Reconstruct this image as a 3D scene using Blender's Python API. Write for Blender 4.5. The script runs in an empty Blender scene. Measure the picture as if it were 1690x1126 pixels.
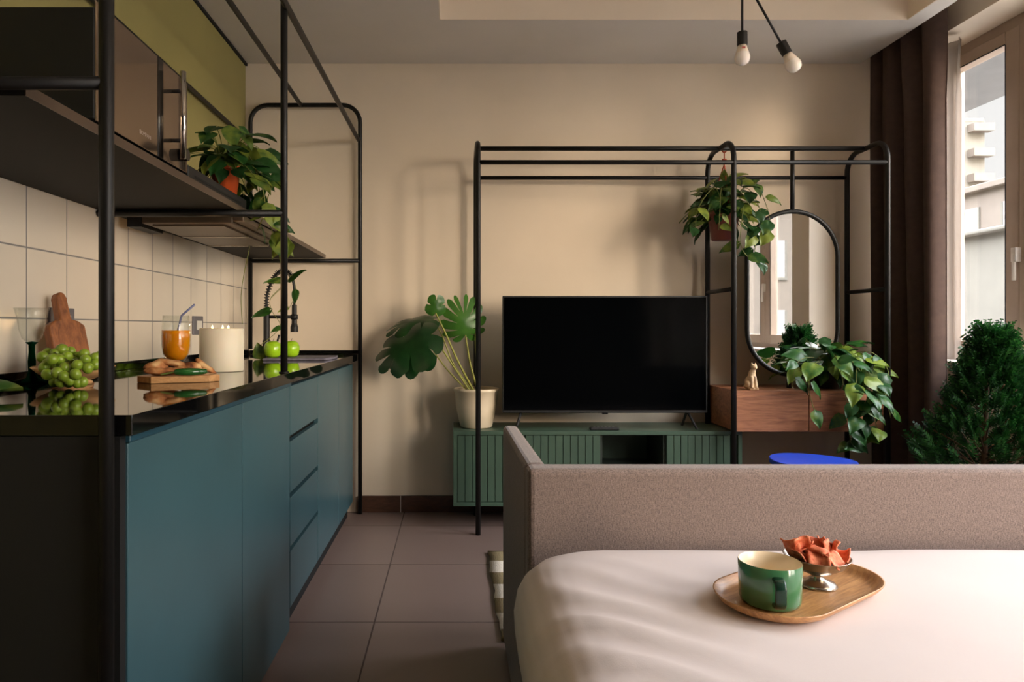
import bpy, bmesh, math, random
from mathutils import Vector, Matrix, noise
R = math.radians
random.seed(7)
SC = bpy.context.scene
COL = SC.collection
F, CX, CY, CZ = 1127.0, 750.0, 542.0, 1.065     # focal length in px, principal point, eye height

def P(px, py, d):
    """photo pixel at a known distance from the camera -> world point"""
    return Vector(((px - CX) * d / F, d, CZ - (py - CY) * d / F))

# ------------------------------------------------------------------ materials
def lin(c):
    def f(v):
        v /= 255.0
        return v / 12.92 if v <= 0.04045 else ((v + 0.055) / 1.055) ** 2.4
    return (f(c[0]), f(c[1]), f(c[2]), 1.0)

class NT:
    def __init__(s, name):
        s.m = bpy.data.materials.new(name); s.m.use_nodes = True
        s.n = s.m.node_tree.nodes; s.l = s.m.node_tree.links
        s.b = s.n['Principled BSDF']; s.out = s.n['Material Output']
    def new(s, t, **kw):
        n = s.n.new(t)
        for k, v in kw.items():
            if k.startswith('i_'):
                n.inputs[k[2:].replace('_', ' ')].default_value = v
            else:
                setattr(n, k, v)
        return n
    def link(s, a, b): s.l.new(a, b)
    def ramp(s, fac, stops, interp='LINEAR'):
        r = s.new('ShaderNodeValToRGB'); r.color_ramp.interpolation = interp
        e = r.color_ramp.elements
        while len(e) < len(stops): e.new(0.5)
        for el, (p, c) in zip(e, stops):
            el.position = p; el.color = c
        s.link(fac, r.inputs[0]); return r
    def coords(s, scale=(1, 1, 1), kind='Object', rot=(0, 0, 0), loc=(0, 0, 0)):
        t = s.new('ShaderNodeTexCoord'); mp = s.new('ShaderNodeMapping')
        mp.inputs['Scale'].default_value = scale; mp.inputs['Rotation'].default_value = rot
        mp.inputs['Location'].default_value = loc
        s.link(t.outputs[kind], mp.inputs[0]); return mp.outputs[0]
    def pos(s, scale=(1, 1, 1), loc=(0, 0, 0)):
        t = s.new('ShaderNodeNewGeometry'); mp = s.new('ShaderNodeMapping')
        mp.inputs['Scale'].default_value = scale; mp.inputs['Location'].default_value = loc
        s.link(t.outputs['Position'], mp.inputs[0]); return mp.outputs[0]
    def bump(s, height, strength=0.2, dist=0.01):
        b = s.new('ShaderNodeBump'); b.inputs['Strength'].default_value = strength
        b.inputs['Distance'].default_value = dist
        s.link(height, b.inputs['Height']); s.link(b.outputs[0], s.b.inputs['Normal']); return b

def mat(name, c, rough=0.5, metal=0.0, var=0.06, scale=6.0, bump=0.0, bscale=60.0, spec=0.5, coat=0.0, sss=0.0, stretch=(1, 1, 1), trans=0.0):
    t = NT(name)
    nz = t.new('ShaderNodeTexNoise', i_Scale=scale, i_Detail=4.0)
    t.link(t.coords(stretch), nz.inputs['Vector'])
    a = lin([max(0, v * (1 - var)) for v in c]); b = lin([min(255, v * (1 + var)) for v in c])
    t.link(t.ramp(nz.outputs['Fac'], [(0.3, a), (0.7, b)]).outputs[0], t.b.inputs['Base Color'])
    t.b.inputs['Roughness'].default_value = rough
    t.b.inputs['Metallic'].default_value = metal
    t.b.inputs['Specular IOR Level'].default_value = spec
    t.b.inputs['Coat Weight'].default_value = coat
    t.b.inputs['Transmission Weight'].default_value = trans
    if sss:
        t.b.inputs['Subsurface Weight'].default_value = sss
        t.b.inputs['Subsurface Radius'].default_value = (0.02, 0.012, 0.006)
    if bump:
        n2 = t.new('ShaderNodeTexNoise', i_Scale=bscale, i_Detail=3.0)
        t.link(t.coords(stretch), n2.inputs['Vector'])
        t.bump(n2.outputs['Fac'], bump, 0.004)
    return t.m

M = {}
M['wall'] = mat('warm_beige_paint', (225, 209, 186), 0.75, var=0.02, scale=2, bump=0.06, bscale=90)
M['olive'] = mat('olive_paint', (148, 138, 82), 0.6, var=0.03, scale=2, bump=0.05, bscale=90)
M['ceil'] = mat('ceiling_paint', (212, 206, 198), 0.8, var=0.02, scale=2, bump=0.04, bscale=80)
M['tray'] = mat('cream_paint', (230, 216, 196), 0.8, var=0.02, scale=2)
M['rwall'] = mat('window_wall_paint', (222, 208, 188), 0.75, var=0.02, scale=2)
M['black'] = mat('black_powder_coat', (17, 16, 15), 0.45, var=0.1, scale=20, bump=0.04, bscale=300, spec=0.35)
M['blackshelf'] = mat('black_laminate', (12, 11, 10), 0.6, var=0.1, scale=8, spec=0.15)
M['blackgloss'] = mat('black_gloss_plastic', (8, 8, 8), 0.12, var=0.1)
M['blackmatte'] = mat('black_matte_plastic', (16, 16, 16), 0.55, var=0.1)
M['teal'] = mat('teal_lacquer', (58, 88, 95), 0.33, var=0.05, scale=3, bump=0.03, bscale=20)
M['tealdark'] = mat('teal_edge', (30, 66, 80), 0.3, var=0.05)
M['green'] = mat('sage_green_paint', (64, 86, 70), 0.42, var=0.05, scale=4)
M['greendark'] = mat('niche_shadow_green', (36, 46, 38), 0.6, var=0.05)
M['chrome'] = mat('chrome', (215, 210, 200), 0.1, 1.0, var=0.02)
M['steel'] = mat('brushed_steel', (170, 160, 148), 0.3, 1.0, var=0.05, scale=30, stretch=(1, 12, 1))
M['steelbeige'] = mat('satin_hood_metal', (96, 80, 64), 0.4, 0.4, var=0.05)
M['mirror'] = mat('mirror_silver', (235, 235, 232), 0.01, 1.0, var=0.0)
M['frame'] = mat('taupe_window_frame', (168, 148, 130), 0.4, var=0.03)
M['cream'] = mat('cream_ceramic', (226, 208, 178), 0.4, var=0.03, coat=0.2)
M['soil'] = mat('dark_soil', (50, 34, 24), 0.95, var=0.3, scale=60, bump=0.8, bscale=80)
M['terracotta'] = mat('orange_plastic_pot', (206, 88, 40), 0.45, var=0.05)
M['redbrown'] = mat('red_brown_pot', (118, 58, 44), 0.45, var=0.06)
M['orangecord'] = mat('orange_hanger', (176, 70, 40), 0.5, var=0.05)
M['stem'] = mat('green_stem', (112, 128, 58), 0.5, var=0.12, scale=20)
M['vine'] = mat('thin_vine_stem', (110, 116, 52), 0.55, var=0.15, scale=20)
M['petiole'] = mat('yellow_green_petiole', (150, 152, 66), 0.45, var=0.12, scale=8)
M['bark'] = mat('brown_bark', (92, 66, 44), 0.9, var=0.2, scale=20, bump=0.5)
M['charcoal'] = mat('charcoal_pot', (48, 46, 44), 0.6, var=0.05)
M['curtain'] = mat('brown_blackout_cloth', (78, 62, 55), 0.8, var=0.06, scale=30, bump=0.15, bscale=400, spec=0.2)
M['blue'] = mat('cobalt_blue_paint', (24, 62, 178), 0.45, var=0.03)
M['bone'] = mat('pale_stone', (214, 184, 146), 0.6, var=0.08, scale=30, bump=0.2)
M['grape'] = mat('green_grape_skin', (142, 168, 52), 0.28, var=0.12, scale=25, sss=0.25)
M['apple'] = mat('green_apple_skin', (150, 196, 30), 0.25, var=0.08, scale=30, coat=0.3)
M['kiwi'] = mat('brown_kiwi_skin', (134, 84, 46), 0.8, var=0.12, scale=60, bump=0.4, bscale=200)
M['pepper'] = mat('dark_green_pepper_skin', (40, 92, 40), 0.22, var=0.15, scale=12, coat=0.3)
M['candle'] = mat('ivory_wax', (248, 236, 210), 0.45, var=0.02, sss=0.2)
M['wick'] = mat('burnt_wick', (20, 16, 14), 0.9)
M['lilac'] = mat('grey_lilac_cloth', (108, 104, 116), 0.8, var=0.12, scale=40, bump=0.4, bscale=300)
M['bulb'] = mat('opal_bulb_glass', (238, 230, 220), 0.25, var=0.01, sss=0.2)
M['bulbneck'] = mat('white_bulb_neck', (228, 214, 196), 0.4, var=0.02)
M['redprint'] = mat('red_print', (150, 60, 50), 0.5)
M['greyplate'] = mat('grey_socket_plate', (104, 102, 108), 0.4, var=0.03)
M['whiteplastic'] = mat('white_plastic', (224, 218, 208), 0.4, var=0.02)
M['dishmetal'] = mat('worn_silver_dish', (176, 166, 154), 0.24, 1.0, var=0.05)
M['mug'] = mat('green_glaze', (62, 112, 74), 0.14, var=0.05, scale=6, coat=0.4)
M['mugdark'] = mat('dark_green_handle_glaze', (14, 48, 34), 0.2, var=0.08)
M['mugin'] = mat('cream_glaze', (232, 214, 184), 0.25, var=0.02)
M['peachwood'] = mat('pale_bowl_wood', (214, 164, 110), 0.45, var=0.08, scale=10, stretch=(1, 1, 8))
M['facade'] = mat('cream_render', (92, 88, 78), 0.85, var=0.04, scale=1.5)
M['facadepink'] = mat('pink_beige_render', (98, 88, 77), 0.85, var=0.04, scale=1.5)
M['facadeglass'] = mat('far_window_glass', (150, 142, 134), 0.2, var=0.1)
M['concrete'] = mat('pale_concrete', (104, 104, 104), 0.85, var=0.04)
M['asphalt'] = mat('street_grey', (120, 116, 110), 0.9, var=0.1)
M['gap'] = mat('recess_black', (9, 9, 9), 0.7)
M['flashtext'] = mat('pale_print', (190, 170, 150), 0.5)

def wood(name, c0, c1, sc=(1, 14, 14), scale=4.0, rough=0.45, rot=(0, 0, 0), dist=1.5):
    t = NT(name)
    co = t.coords(sc, rot=rot)
    nz = t.new('ShaderNodeTexNoise', i_Scale=scale, i_Detail=6.0, i_Distortion=dist)
    t.link(co, nz.inputs['Vector'])
    n2 = t.new('ShaderNodeTexNoise', i_Scale=scale * 9, i_Detail=3.0)
    t.link(co, n2.inputs['Vector'])
    mx = t.new('ShaderNodeMath', operation='MULTIPLY_ADD'); mx.inputs[1].default_value = 0.35
    t.link(n2.outputs['Fac'], mx.inputs[0]); t.link(nz.outputs['Fac'], mx.inputs[2])
    t.link(t.ramp(mx.outputs[0], [(0.42, lin(c0)), (0.85, lin(c1))]).outputs[0], t.b.inputs['Base Color'])
    t.b.inputs['Roughness'].default_value = rough
    t.bump(mx.outputs[0], 0.08, 0.002)
    return t.m
M['walnut'] = wood('walnut_veneer', (112, 68, 44), (170, 112, 76), (1.2, 9, 16), 3.0)
M['board'] = wood('brown_board_wood', (104, 58, 28), (168, 102, 54), (16, 16, 2.5), 3.0)
M['boardlight'] = wood('light_board_wood', (176, 120, 66), (216, 164, 106), (3, 14, 14), 3.0)
M['trayash'] = wood('ash_tray_wood', (150, 100, 56), (204, 152, 98), (2.0, 22, 10), 4.0, 0.35)
M['baseboard'] = wood('brown_skirting_tile', (58, 38, 26), (86, 56, 40), (3, 3, 8), 4.0, 0.4)
M['parquetbrown'] = mat('brown_leg_wood', (92, 60, 40), 0.5, var=0.1)

def leafmat(name, c0, c1, c2, rough=0.34, vein=0.0):
    t = NT(name)
    g = t.new('ShaderNodeNewGeometry')
    nz = t.new('ShaderNodeTexNoise', i_Scale=28.0, i_Detail=2.0)
    t.link(g.outputs['Position'], nz.inputs['Vector'])
    mx = t.new('ShaderNodeMath', operation='MULTIPLY_ADD'); mx.inputs[1].default_value = 0.55
    t.link(nz.outputs['Fac'], mx.inputs[0])
    m2 = t.new('ShaderNodeMath', operation='MULTIPLY'); m2.inputs[1].default_value = 0.6
    t.link(g.outputs['Random Per Island'], m2.inputs[0]); t.link(m2.outputs[0], mx.inputs[2])
    r = t.ramp(mx.outputs[0], [(0.2, lin(c0)), (0.58, lin(c1)), (0.86, lin(c2))])
    t.link(r.outputs[0], t.b.inputs['Base Color'])
    t.b.inputs['Roughness'].default_value = rough
    tr = t.new('ShaderNodeBsdfTranslucent'); t.link(r.outputs[0], tr.inputs[0])
    ms = t.new('ShaderNodeMixShader'); ms.inputs[0].default_value = 0.22
    t.link(t.b.outputs[0], ms.inputs[1]); t.link(tr.outputs[0], ms.inputs[2]); t.link(ms.outputs[0], t.out.inputs[0])
    return t.m
M['pothos'] = leafmat('pothos_leaf', (28, 66, 22), (62, 106, 38), (160, 170, 74), 0.42)
M['pothosdark'] = leafmat('dark_pothos_leaf', (15, 46, 18), (38, 82, 32), (134, 148, 56), 0.42)
M['philo'] = leafmat('philodendron_leaf', (20, 58, 22), (40, 92, 34), (120, 140, 46), 0.42)
M['monstera'] = leafmat('monstera_leaf', (14, 44, 22), (26, 66, 30), (40, 84, 36), 0.3)
M['monsteranew'] = leafmat('young_monstera_leaf', (46, 92, 30), (70, 122, 42), (96, 140, 50), 0.3)
M['cypress'] = leafmat('cypress_foliage', (10, 42, 15), (24, 76, 27), (56, 110, 44), 0.55)

def fabric(name, c, s1=520, s2=420, bump=0.4, var=0.16, rough=0.9):
    t = NT(name)
    a = t.new('ShaderNodeTexNoise', i_Scale=1.0, i_Detail=2.0); t.link(t.pos((s1, s1, s1 * 0.16)), a.inputs['Vector'])
    b = t.new('ShaderNodeTexNoise', i_Scale=1.0, i_Detail=1.0); t.link(t.pos((s2 * 0.5, s2 * 0.5, s2)), b.inputs['Vector'])
    mx = t.new('ShaderNodeMath', operation='ADD'); t.link(a.outputs['Fac'], mx.inputs[0]); t.link(b.outputs['Fac'], mx.inputs[1])
    h = t.new('ShaderNodeMath', operation='MULTIPLY'); h.inputs[1].default_value = 0.5; t.link(mx.outputs[0], h.inputs[0])
    lo = lin([v * (1 - var) for v in c]); hi = lin([min(255, v * (1 + var)) for v in c])
    t.link(t.ramp(h.outputs[0], [(0.38, lo), (0.62, hi)]).outputs[0], t.b.inputs['Base Color'])
    t.b.inputs['Roughness'].default_value = rough; t.b.inputs['Specular IOR Level'].default_value = 0.2
    t.b.inputs['Sheen Weight'].default_value = 0.2
    t.bump(h.outputs[0], bump, 0.002)
    return t.m
M['sofa'] = fabric('taupe_woven_upholstery', (120, 105, 98), 640, 560, 0.35, 0.17)
M['sheet'] = mat('blush_white_cotton', (217, 205, 199), 0.8, var=0.015, scale=3, bump=0.05, bscale=500, spec=0.2)

def glassmat(name, tint=(1, 1, 1, 1), rough=0.0, ior=1.45):
    t = NT(name); g = t.new('ShaderNodeBsdfGlass'); g.inputs['Color'].default_value = tint
    g.inputs['Roughness'].default_value = rough; g.inputs['IOR'].default_value = ior
    t.link(g.outputs[0], t.out.inputs[0]); return t.m
M['glass'] = glassmat('clear_glass')
M['greenglass'] = glassmat('green_glass', (0.01, 0.16, 0.09, 1))
def schlick(name, tint, f0, f90, rough):
    """clear glass sheet: lets light straight through, mirrors more at grazing angles"""
    t = NT(name); tr = t.new('ShaderNodeBsdfTransparent'); tr.inputs[0].default_value = tint
    gl = t.new('ShaderNodeBsdfGlossy'); gl.inputs['Roughness'].default_value = rough
    lw = t.new('ShaderNodeLayerWeight'); lw.inputs[0].default_value = 0.5
    pw = t.new('ShaderNodeMath', operation='POWER'); pw.inputs[1].default_value = 4.0; t.link(lw.outputs['Facing'], pw.inputs[0])
    ma = t.new('ShaderNodeMath', operation='MULTIPLY_ADD'); ma.inputs[1].default_value = f90; ma.inputs[2].default_value = f0; t.link(pw.outputs[0], ma.inputs[0])
    ms = t.new('ShaderNodeMixShader'); t.link(ma.outputs[0], ms.inputs[0])
    t.link(tr.outputs[0], ms.inputs[1]); t.link(gl.outputs[0], ms.inputs[2]); t.link(ms.outputs[0], t.out.inputs[0]); return t.m
M['pane'] = schlick('window_pane_glass', (1, 1, 1, 1), 0.03, 0.6, 0.02)
M['thinglass'] = schlick('thin_blown_glass', (0.97, 0.98, 0.97, 1), 0.03, 0.5, 0.03)
def sheermat():
    t = NT('sheer_voile'); d = t.new('ShaderNodeBsdfTranslucent'); d.inputs[0].default_value = lin((168, 156, 144))
    df = t.new('ShaderNodeBsdfDiffuse'); df.inputs[0].default_value = lin((168, 156, 144))
    tr = t.new('ShaderNodeBsdfTransparent')
    a = t.new('ShaderNodeMixShader'); a.inputs[0].default_value = 0.5; t.link(d.outputs[0], a.inputs[1]); t.link(df.outputs[0], a.inputs[2])
    b = t.new('ShaderNodeMixShader'); b.inputs[0].default_value = 0.35; t.link(a.outputs[0], b.inputs[1]); t.link(tr.outputs[0], b.inputs[2])
    t.link(b.outputs[0], t.out.inputs[0]); return t.m
M['sheer'] = sheermat()
def juicemat():
    t = NT('orange_juice'); t.b.inputs['Base Color'].default_value = lin((240, 150, 16)); t.b.inputs['Roughness'].default_value = 0.12
    t.b.inputs['Subsurface Weight'].default_value = 0.5; t.b.inputs['Subsurface Radius'].default_value = (0.03, 0.015, 0.004)
    return t.m
M['juice'] = juicemat()
def flamemat():
    t = NT('candle_flame'); t.b.inputs['Emission Color'].default_value = (1, 0.62, 0.25, 1); t.b.inputs['Emission Strength'].default_value = 14.0
    return t.m
M['flame'] = flamemat()
def graniteblack():
    t = NT('polished_black_granite'); t.b.inputs['Base Color'].default_value = lin((10, 10, 10)); t.b.inputs['Roughness'].default_value = 0.04
    t.b.inputs['Specular IOR Level'].default_value = 0.5; t.b.inputs['IOR'].default_value = 1.5
    nz = t.new('ShaderNodeTexNoise', i_Scale=400.0); t.link(t.pos(), nz.inputs['Vector'])
    t.link(t.ramp(nz.outputs['Fac'], [(0.6, lin((9, 9, 9))), (0.78, lin((30, 28, 26)))]).outputs[0], t.b.inputs['Base Color'])
    return t.m
M['granite'] = graniteblack()
def screenmat():
    t = NT('tv_screen_glass'); t.b.inputs['Base Color'].default_value = lin((3, 4, 5)); t.b.inputs['Roughness'].default_value = 0.1
    t.b.inputs['Specular IOR Level'].default_value = 0.08; return t.m
M['screen'] = screenmat()
def microdoor():
    t = NT('microwave_mirror_glass'); t.b.inputs['Base Color'].default_value = lin((150, 132, 114)); t.b.inputs['Metallic'].default_value = 0.9
    t.b.inputs['Roughness'].default_value = 0.06; return t.m
M['microdoor'] = microdoor()

def tilemat(name, c, grout, w, h, x0, y0, axes, rough=0.3, gw=0.003, var=0.03, bump=0.25, spec=0.5):
    """grid tile: axes = two of 0,1,2 naming the world axes of the surface"""
    t = NT(name)
    g = t.new('ShaderNodeNewGeometry'); sx = t.new('ShaderNodeSeparateXYZ'); t.link(g.outputs['Position'], sx.inputs[0])
    ds = []
    ids = []
    for ax, o, s in ((axes[0], x0, w), (axes[1], y0, h)):
        a = t.new('ShaderNodeMath', operation='SUBTRACT'); a.inputs[1].default_value = o; t.link(sx.outputs[ax], a.inputs[0])
        b = t.new('ShaderNodeMath', operation='DIVIDE'); b.inputs[1].default_value = s; t.link(a.outputs[0], b.inputs[0])
        fl = t.new('ShaderNodeMath', operation='FLOOR'); t.link(b.outputs[0], fl.inputs[0]); ids.append(fl)
        fr = t.new('ShaderNodeMath', operation='SUBTRACT'); t.link(b.outputs[0], fr.inputs[0]); t.link(fl.outputs[0], fr.inputs[1])
        c5 = t.new('ShaderNodeMath', operation='SUBTRACT'); c5.inputs[1].default_value = 0.5; t.link(fr.outputs[0], c5.inputs[0])
        ab = t.new('ShaderNodeMath', operation='ABSOLUTE'); t.link(c5.outputs[0], ab.inputs[0])
        d = t.new('ShaderNodeMath', operation='SUBTRACT'); d.inputs[0].default_value = 0.5; t.link(ab.outputs[0], d.inputs[1])
        e = t.new('ShaderNodeMath', operation='MULTIPLY'); e.inputs[1].default_value = s; t.link(d.outputs[0], e.inputs[0]); ds.append(e)
    mn = t.new('ShaderNodeMath', operation='MINIMUM'); t.link(ds[0].outputs[0], mn.inputs[0]); t.link(ds[1].outputs[0], mn.inputs[1])
    mr = t.new('ShaderNodeMapRange'); mr.inputs['From Min'].default_value = gw * 0.4; mr.inputs['From Max'].default_value = gw
    t.link(mn.outputs[0], mr.inputs['Value'])
    cb = t.new('ShaderNodeCombineXYZ'); t.link(ids[0].outputs[0], cb.inputs[0]); t.link(ids[1].outputs[0], cb.inputs[1])
    wn = t.new('ShaderNodeTexWhiteNoise'); t.link(cb.outputs[0], wn.inputs['Vector'])
    nz = t.new('ShaderNodeTexNoise', i_Scale=5.0, i_Detail=5.0); t.link(g.outputs['Position'], nz.inputs['Vector'])
    ad = t.new('ShaderNodeMath', operation='MULTIPLY_ADD'); ad.inputs[1].default_value = 0.5
    t.link(wn.outputs['Value'], ad.inputs[0]); 
    hf = t.new('ShaderNodeMath', operation='MULTIPLY'); hf.inputs[1].default_value = 0.5; t.link(nz.outputs['Fac'], hf.inputs[0]); t.link(hf.outputs[0], ad.inputs[2])
    r = t.ramp(ad.outputs[0], [(0.1, lin([v * (1 - var) for v in c])), (0.9, lin([min(255, v * (1 + var)) for v in c]))])
    mc = t.new('ShaderNodeMix', data_type='RGBA'); mc.inputs[6].default_value = lin(grout)
    t.link(mr.outputs[0], mc.inputs[0]); t.link(r.outputs[0], mc.inputs[7]); t.link(mc.outputs[2], t.b.inputs['Base Color'])
    rr = t.new('ShaderNodeMapRange'); rr.inputs['To Min'].default_value = 0.9; rr.inputs['To Max'].default_value = rough
    t.link(mr.outputs[0], rr.inputs['Value']); t.link(rr.outputs[0], t.b.inputs['Roughness'])
    t.b.inputs['Specular IOR Level'].default_value = spec
    t.bump(mr.outputs[0], bump, 0.002)
    return t.m
M['floortile'] = tilemat('mauve_brown_floor_tile', (124, 105, 98), (76, 62, 56), 0.604, 0.604, -0.29, 2.474, (0, 1), 0.34, 0.004, 0.04, 0.3)
M['splash'] = tilemat('white_wall_tile', (229, 218, 200), (140, 136, 132), 0.2, 0.2, 1.921, 1.093, (1, 2), 0.22, 0.0035, 0.015, 0.3)

def rugmat():
    t = NT('striped_cotton_rug')
    g = t.new('ShaderNodeNewGeometry'); sx = t.new('ShaderNodeSeparateXYZ'); t.link(g.outputs['Position'], sx.inputs[0])
    a = t.new('ShaderNodeMath', operation='SUBTRACT'); a.inputs[1].default_value = 2.246; t.link(sx.outputs[1], a.inputs[0])
    b = t.new('ShaderNodeMath', operation='DIVIDE'); b.inputs[1].default_value = 0.281; t.link(a.outputs[0], b.inputs[0])
    f = t.new('ShaderNodeMath', operation='FRACT'); t.link(b.outputs[0], f.inputs[0])
    r = t.ramp(f.outputs[0], [(0.0, lin((142, 126, 92))), (0.5, lin((226, 216, 200)))], 'CONSTANT')
    t.link(r.outputs[0], t.b.inputs['Base Color']); t.b.inputs['Roughness'].default_value = 0.95
    nz = t.new('ShaderNodeTexNoise', i_Scale=1.0); t.link(t.pos((250, 60, 60)), nz.inputs['Vector'])
    t.bump(nz.outputs['Fac'], 0.6, 0.004)
    return t.m
M['rug'] = rugmat()
def breadmat():
    t = NT('toasted_bread')
    nz = t.new('ShaderNodeTexNoise', i_Scale=26.0, i_Detail=5.0); t.link(t.pos(), nz.inputs['Vector'])
    t.link(t.ramp(nz.outputs['Fac'], [(0.36, lin((112, 58, 26))), (0.5, lin((186, 120, 66))), (0.68, lin((230, 186, 128)))]).outputs[0], t.b.inputs['Base Color'])
    t.b.inputs['Roughness'].default_value = 0.75; t.bump(nz.outputs['Fac'], 0.6, 0.006); return t.m
M['bread'] = breadmat()
def chipmat():
    t = NT('orange_paprika_chip')
    nz = t.new('ShaderNodeTexNoise', i_Scale=160.0, i_Detail=4.0); t.link(t.pos(), nz.inputs['Vector'])
    g = t.new('ShaderNodeNewGeometry')
    t.link(t.ramp(nz.outputs['Fac'], [(0.3, lin((206, 88, 54))), (0.7, lin((238, 148, 106)))]).outputs[0], t.b.inputs['Base Color'])
    t.b.inputs['Roughness'].default_value = 0.7; t.bump(nz.outputs['Fac'], 0.5, 0.002); return t.m
M['chip'] = chipmat()

# ------------------------------------------------------------------ mesh helpers
def wloc(o):
    v = Vector((0, 0, 0))
    while o is not None:
        v += o.location; o = o.parent
    return v

class MB:
    """collects geometry in world coordinates; build() links it as ONE mesh object"""
    def __init__(s): s.v = []; s.f = []
    def add(s, vs, fs):
        n = len(s.v); s.v += [tuple(p) for p in vs]; s.f += [tuple(i + n for i in q) for q in fs]; return s
    def box(s, x0, x1, y0, y1, z0, z1):
        return s.add([(x0, y0, z0), (x1, y0, z0), (x1, y1, z0), (x0, y1, z0), (x0, y0, z1), (x1, y0, z1), (x1, y1, z1), (x0, y1, z1)],
                     [(0, 3, 2, 1), (4, 5, 6, 7), (0, 1, 5, 4), (1, 2, 6, 5), (2, 3, 7, 6), (3, 0, 4, 7)])
    def prism(s, pts, a, b):
        """polygon pts (3-D list) extruded by vector b-a"""
        d = Vector(b) - Vector(a); n = len(pts)
        vs = [Vector(p) for p in pts] + [Vector(p) + d for p in pts]
        return s.add(vs, [tuple(range(n))[::-1], tuple(range(n, 2 * n))] + [(i, (i + 1) % n, n + (i + 1) % n, n + i) for i in range(n)])
    def tube(s, pts, r, seg=12, caps=True, r1=None):
        pts = [Vector(p) for p in pts]; n = len(pts)
        tan = [(pts[min(i + 1, n - 1)] - pts[max(i - 1, 0)]).normalized() for i in range(n)]
        u = tan[0].orthogonal().normalized(); vs = []; fs = []
        for i in range(n):
            u = (u - tan[i] * u.dot(tan[i])).normalized(); w = tan[i].cross(u)
            rr = r(i / max(1, n - 1)) if callable(r) else (r if r1 is None else r + (r1 - r) * i / max(1, n - 1))
            for k in range(seg):
                a = 2 * math.pi * k / seg
                vs.append(pts[i] + (u * math.cos(a) + w * math.sin(a)) * rr)
        for i in range(n - 1):
            for k in range(seg):
                k2 = (k + 1) % seg
                fs.append((i * seg + k, i * seg + k2, (i + 1) * seg + k2, (i + 1) * seg + k))
        if caps: fs += [tuple(range(seg))[::-1], tuple(range((n - 1) * seg, n * seg))]
        return s.add(vs, fs)
    def lathe(s, prof, c=(0, 0, 0), seg=40, axis=None):
        """prof: list of (r, z) from start to end; axis None = z"""
        c = Vector(c); m = Matrix.Identity(3) if axis is None else Vector((0, 0, 1)).rotation_difference(Vector(axis)).to_matrix()
        vs = []; fs = []; rings = []
        for (r, z) in prof:
            if r < 1e-6:
                rings.append([len(vs)]); vs.append(c + m @ Vector((0, 0, z)))
            else:
                rings.append(list(range(len(vs), len(vs) + seg)))
                vs += [c + m @ Vector((r * math.cos(2 * math.pi * k / seg), r * math.sin(2 * math.pi * k / seg), z)) for k in range(seg)]
        for A, B in zip(rings[:-1], rings[1:]):
            for k in range(seg):
                k2 = (k + 1) % seg
                if len(A) == 1 and len(B) == 1: continue
                if len(A) == 1: fs.append((A[0], B[k2], B[k]))
                elif len(B) == 1: fs.append((A[k], A[k2], B[0]))
                else: fs.append((A[k], A[k2], B[k2], B[k]))
        return s.add(vs, fs)
    def ellipsoid(s, c, rx, ry, rz, seg=20, rings=12, rot=None, fn=None):
        vs = []; fs = []; c = Vector(c)
        for i in range(rings + 1):
            th = math.pi * i / rings
            for k in range(seg):
                a = 2 * math.pi * k / seg
                p = Vector((rx * math.sin(th) * math.cos(a), ry * math.sin(th) * math.sin(a), rz * math.cos(th)))
                if fn: p = fn(p)
                if rot is not None: p = rot @ p
                vs.append(c + p)
        for i in range(rings):
            for k in range(seg):
                k2 = (k + 1) % seg
                fs.append((i * seg + k, (i + 1) * seg + k, (i + 1) * seg + k2, i * seg + k2))
        return s.add(vs, fs)
    def grid(s, rows):
        m = len(rows[0]); vs = [p for r in rows for p in r]
        fs = [(i * m + j, i * m + j + 1, (i + 1) * m + j + 1, (i + 1) * m + j) for i in range(len(rows) - 1) for j in range(m - 1)]
        return s.add(vs, fs)
    def build(s, name, m, parent=None, smooth=False, bevel=0.0, weld=False, solid=0.0, sub=0, remesh=0.0):
        me = bpy.data.meshes.new(name); o = bpy.data.objects.new(name, me); COL.objects.link(o)
        off = wloc(parent) if parent else Vector((0, 0, 0))
        if parent is None:
            xs = [v[0] for v in s.v]; ys = [v[1] for v in s.v]; zs = [v[2] for v in s.v]
            off = Vector(((min(xs) + max(xs)) / 2, (min(ys) + max(ys)) / 2, min(zs)))
            o.location = off
        else:
            o.parent = parent
        me.from_pydata([Vector(v) - off for v in s.v], [], s.f)
        bm = bmesh.new(); bm.from_mesh(me)
        if weld: bmesh.ops.remove_doubles(bm, verts=bm.verts, dist=1e-5)
        bmesh.ops.recalc_face_normals(bm, faces=bm.faces)
        bm.to_mesh(me); bm.free()
        me.materials.append(M[m] if isinstance(m, str) else m)
        if smooth:
            me.polygons.foreach_set('use_smooth', [True] * len(me.polygons))
        if bevel:
            b = o.modifiers.new('bevel', 'BEVEL'); b.width = bevel; b.segments = 3; b.limit_method = 'ANGLE'; b.angle_limit = R(40)
        if solid:
            b = o.modifiers.new('solid', 'SOLIDIFY'); b.thickness = solid; b.offset = 0
        if remesh:
            b = o.modifiers.new('remesh', 'REMESH'); b.mode = 'VOXEL'; b.voxel_size = remesh; b.use_smooth_shade = True
            b = o.modifiers.new('smooth', 'SMOOTH'); b.iterations = 6; b.factor = 0.6
        if sub:
            b = o.modifiers.new('sub', 'SUBSURF'); b.levels = sub; b.render_levels = sub
        return o

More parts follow.
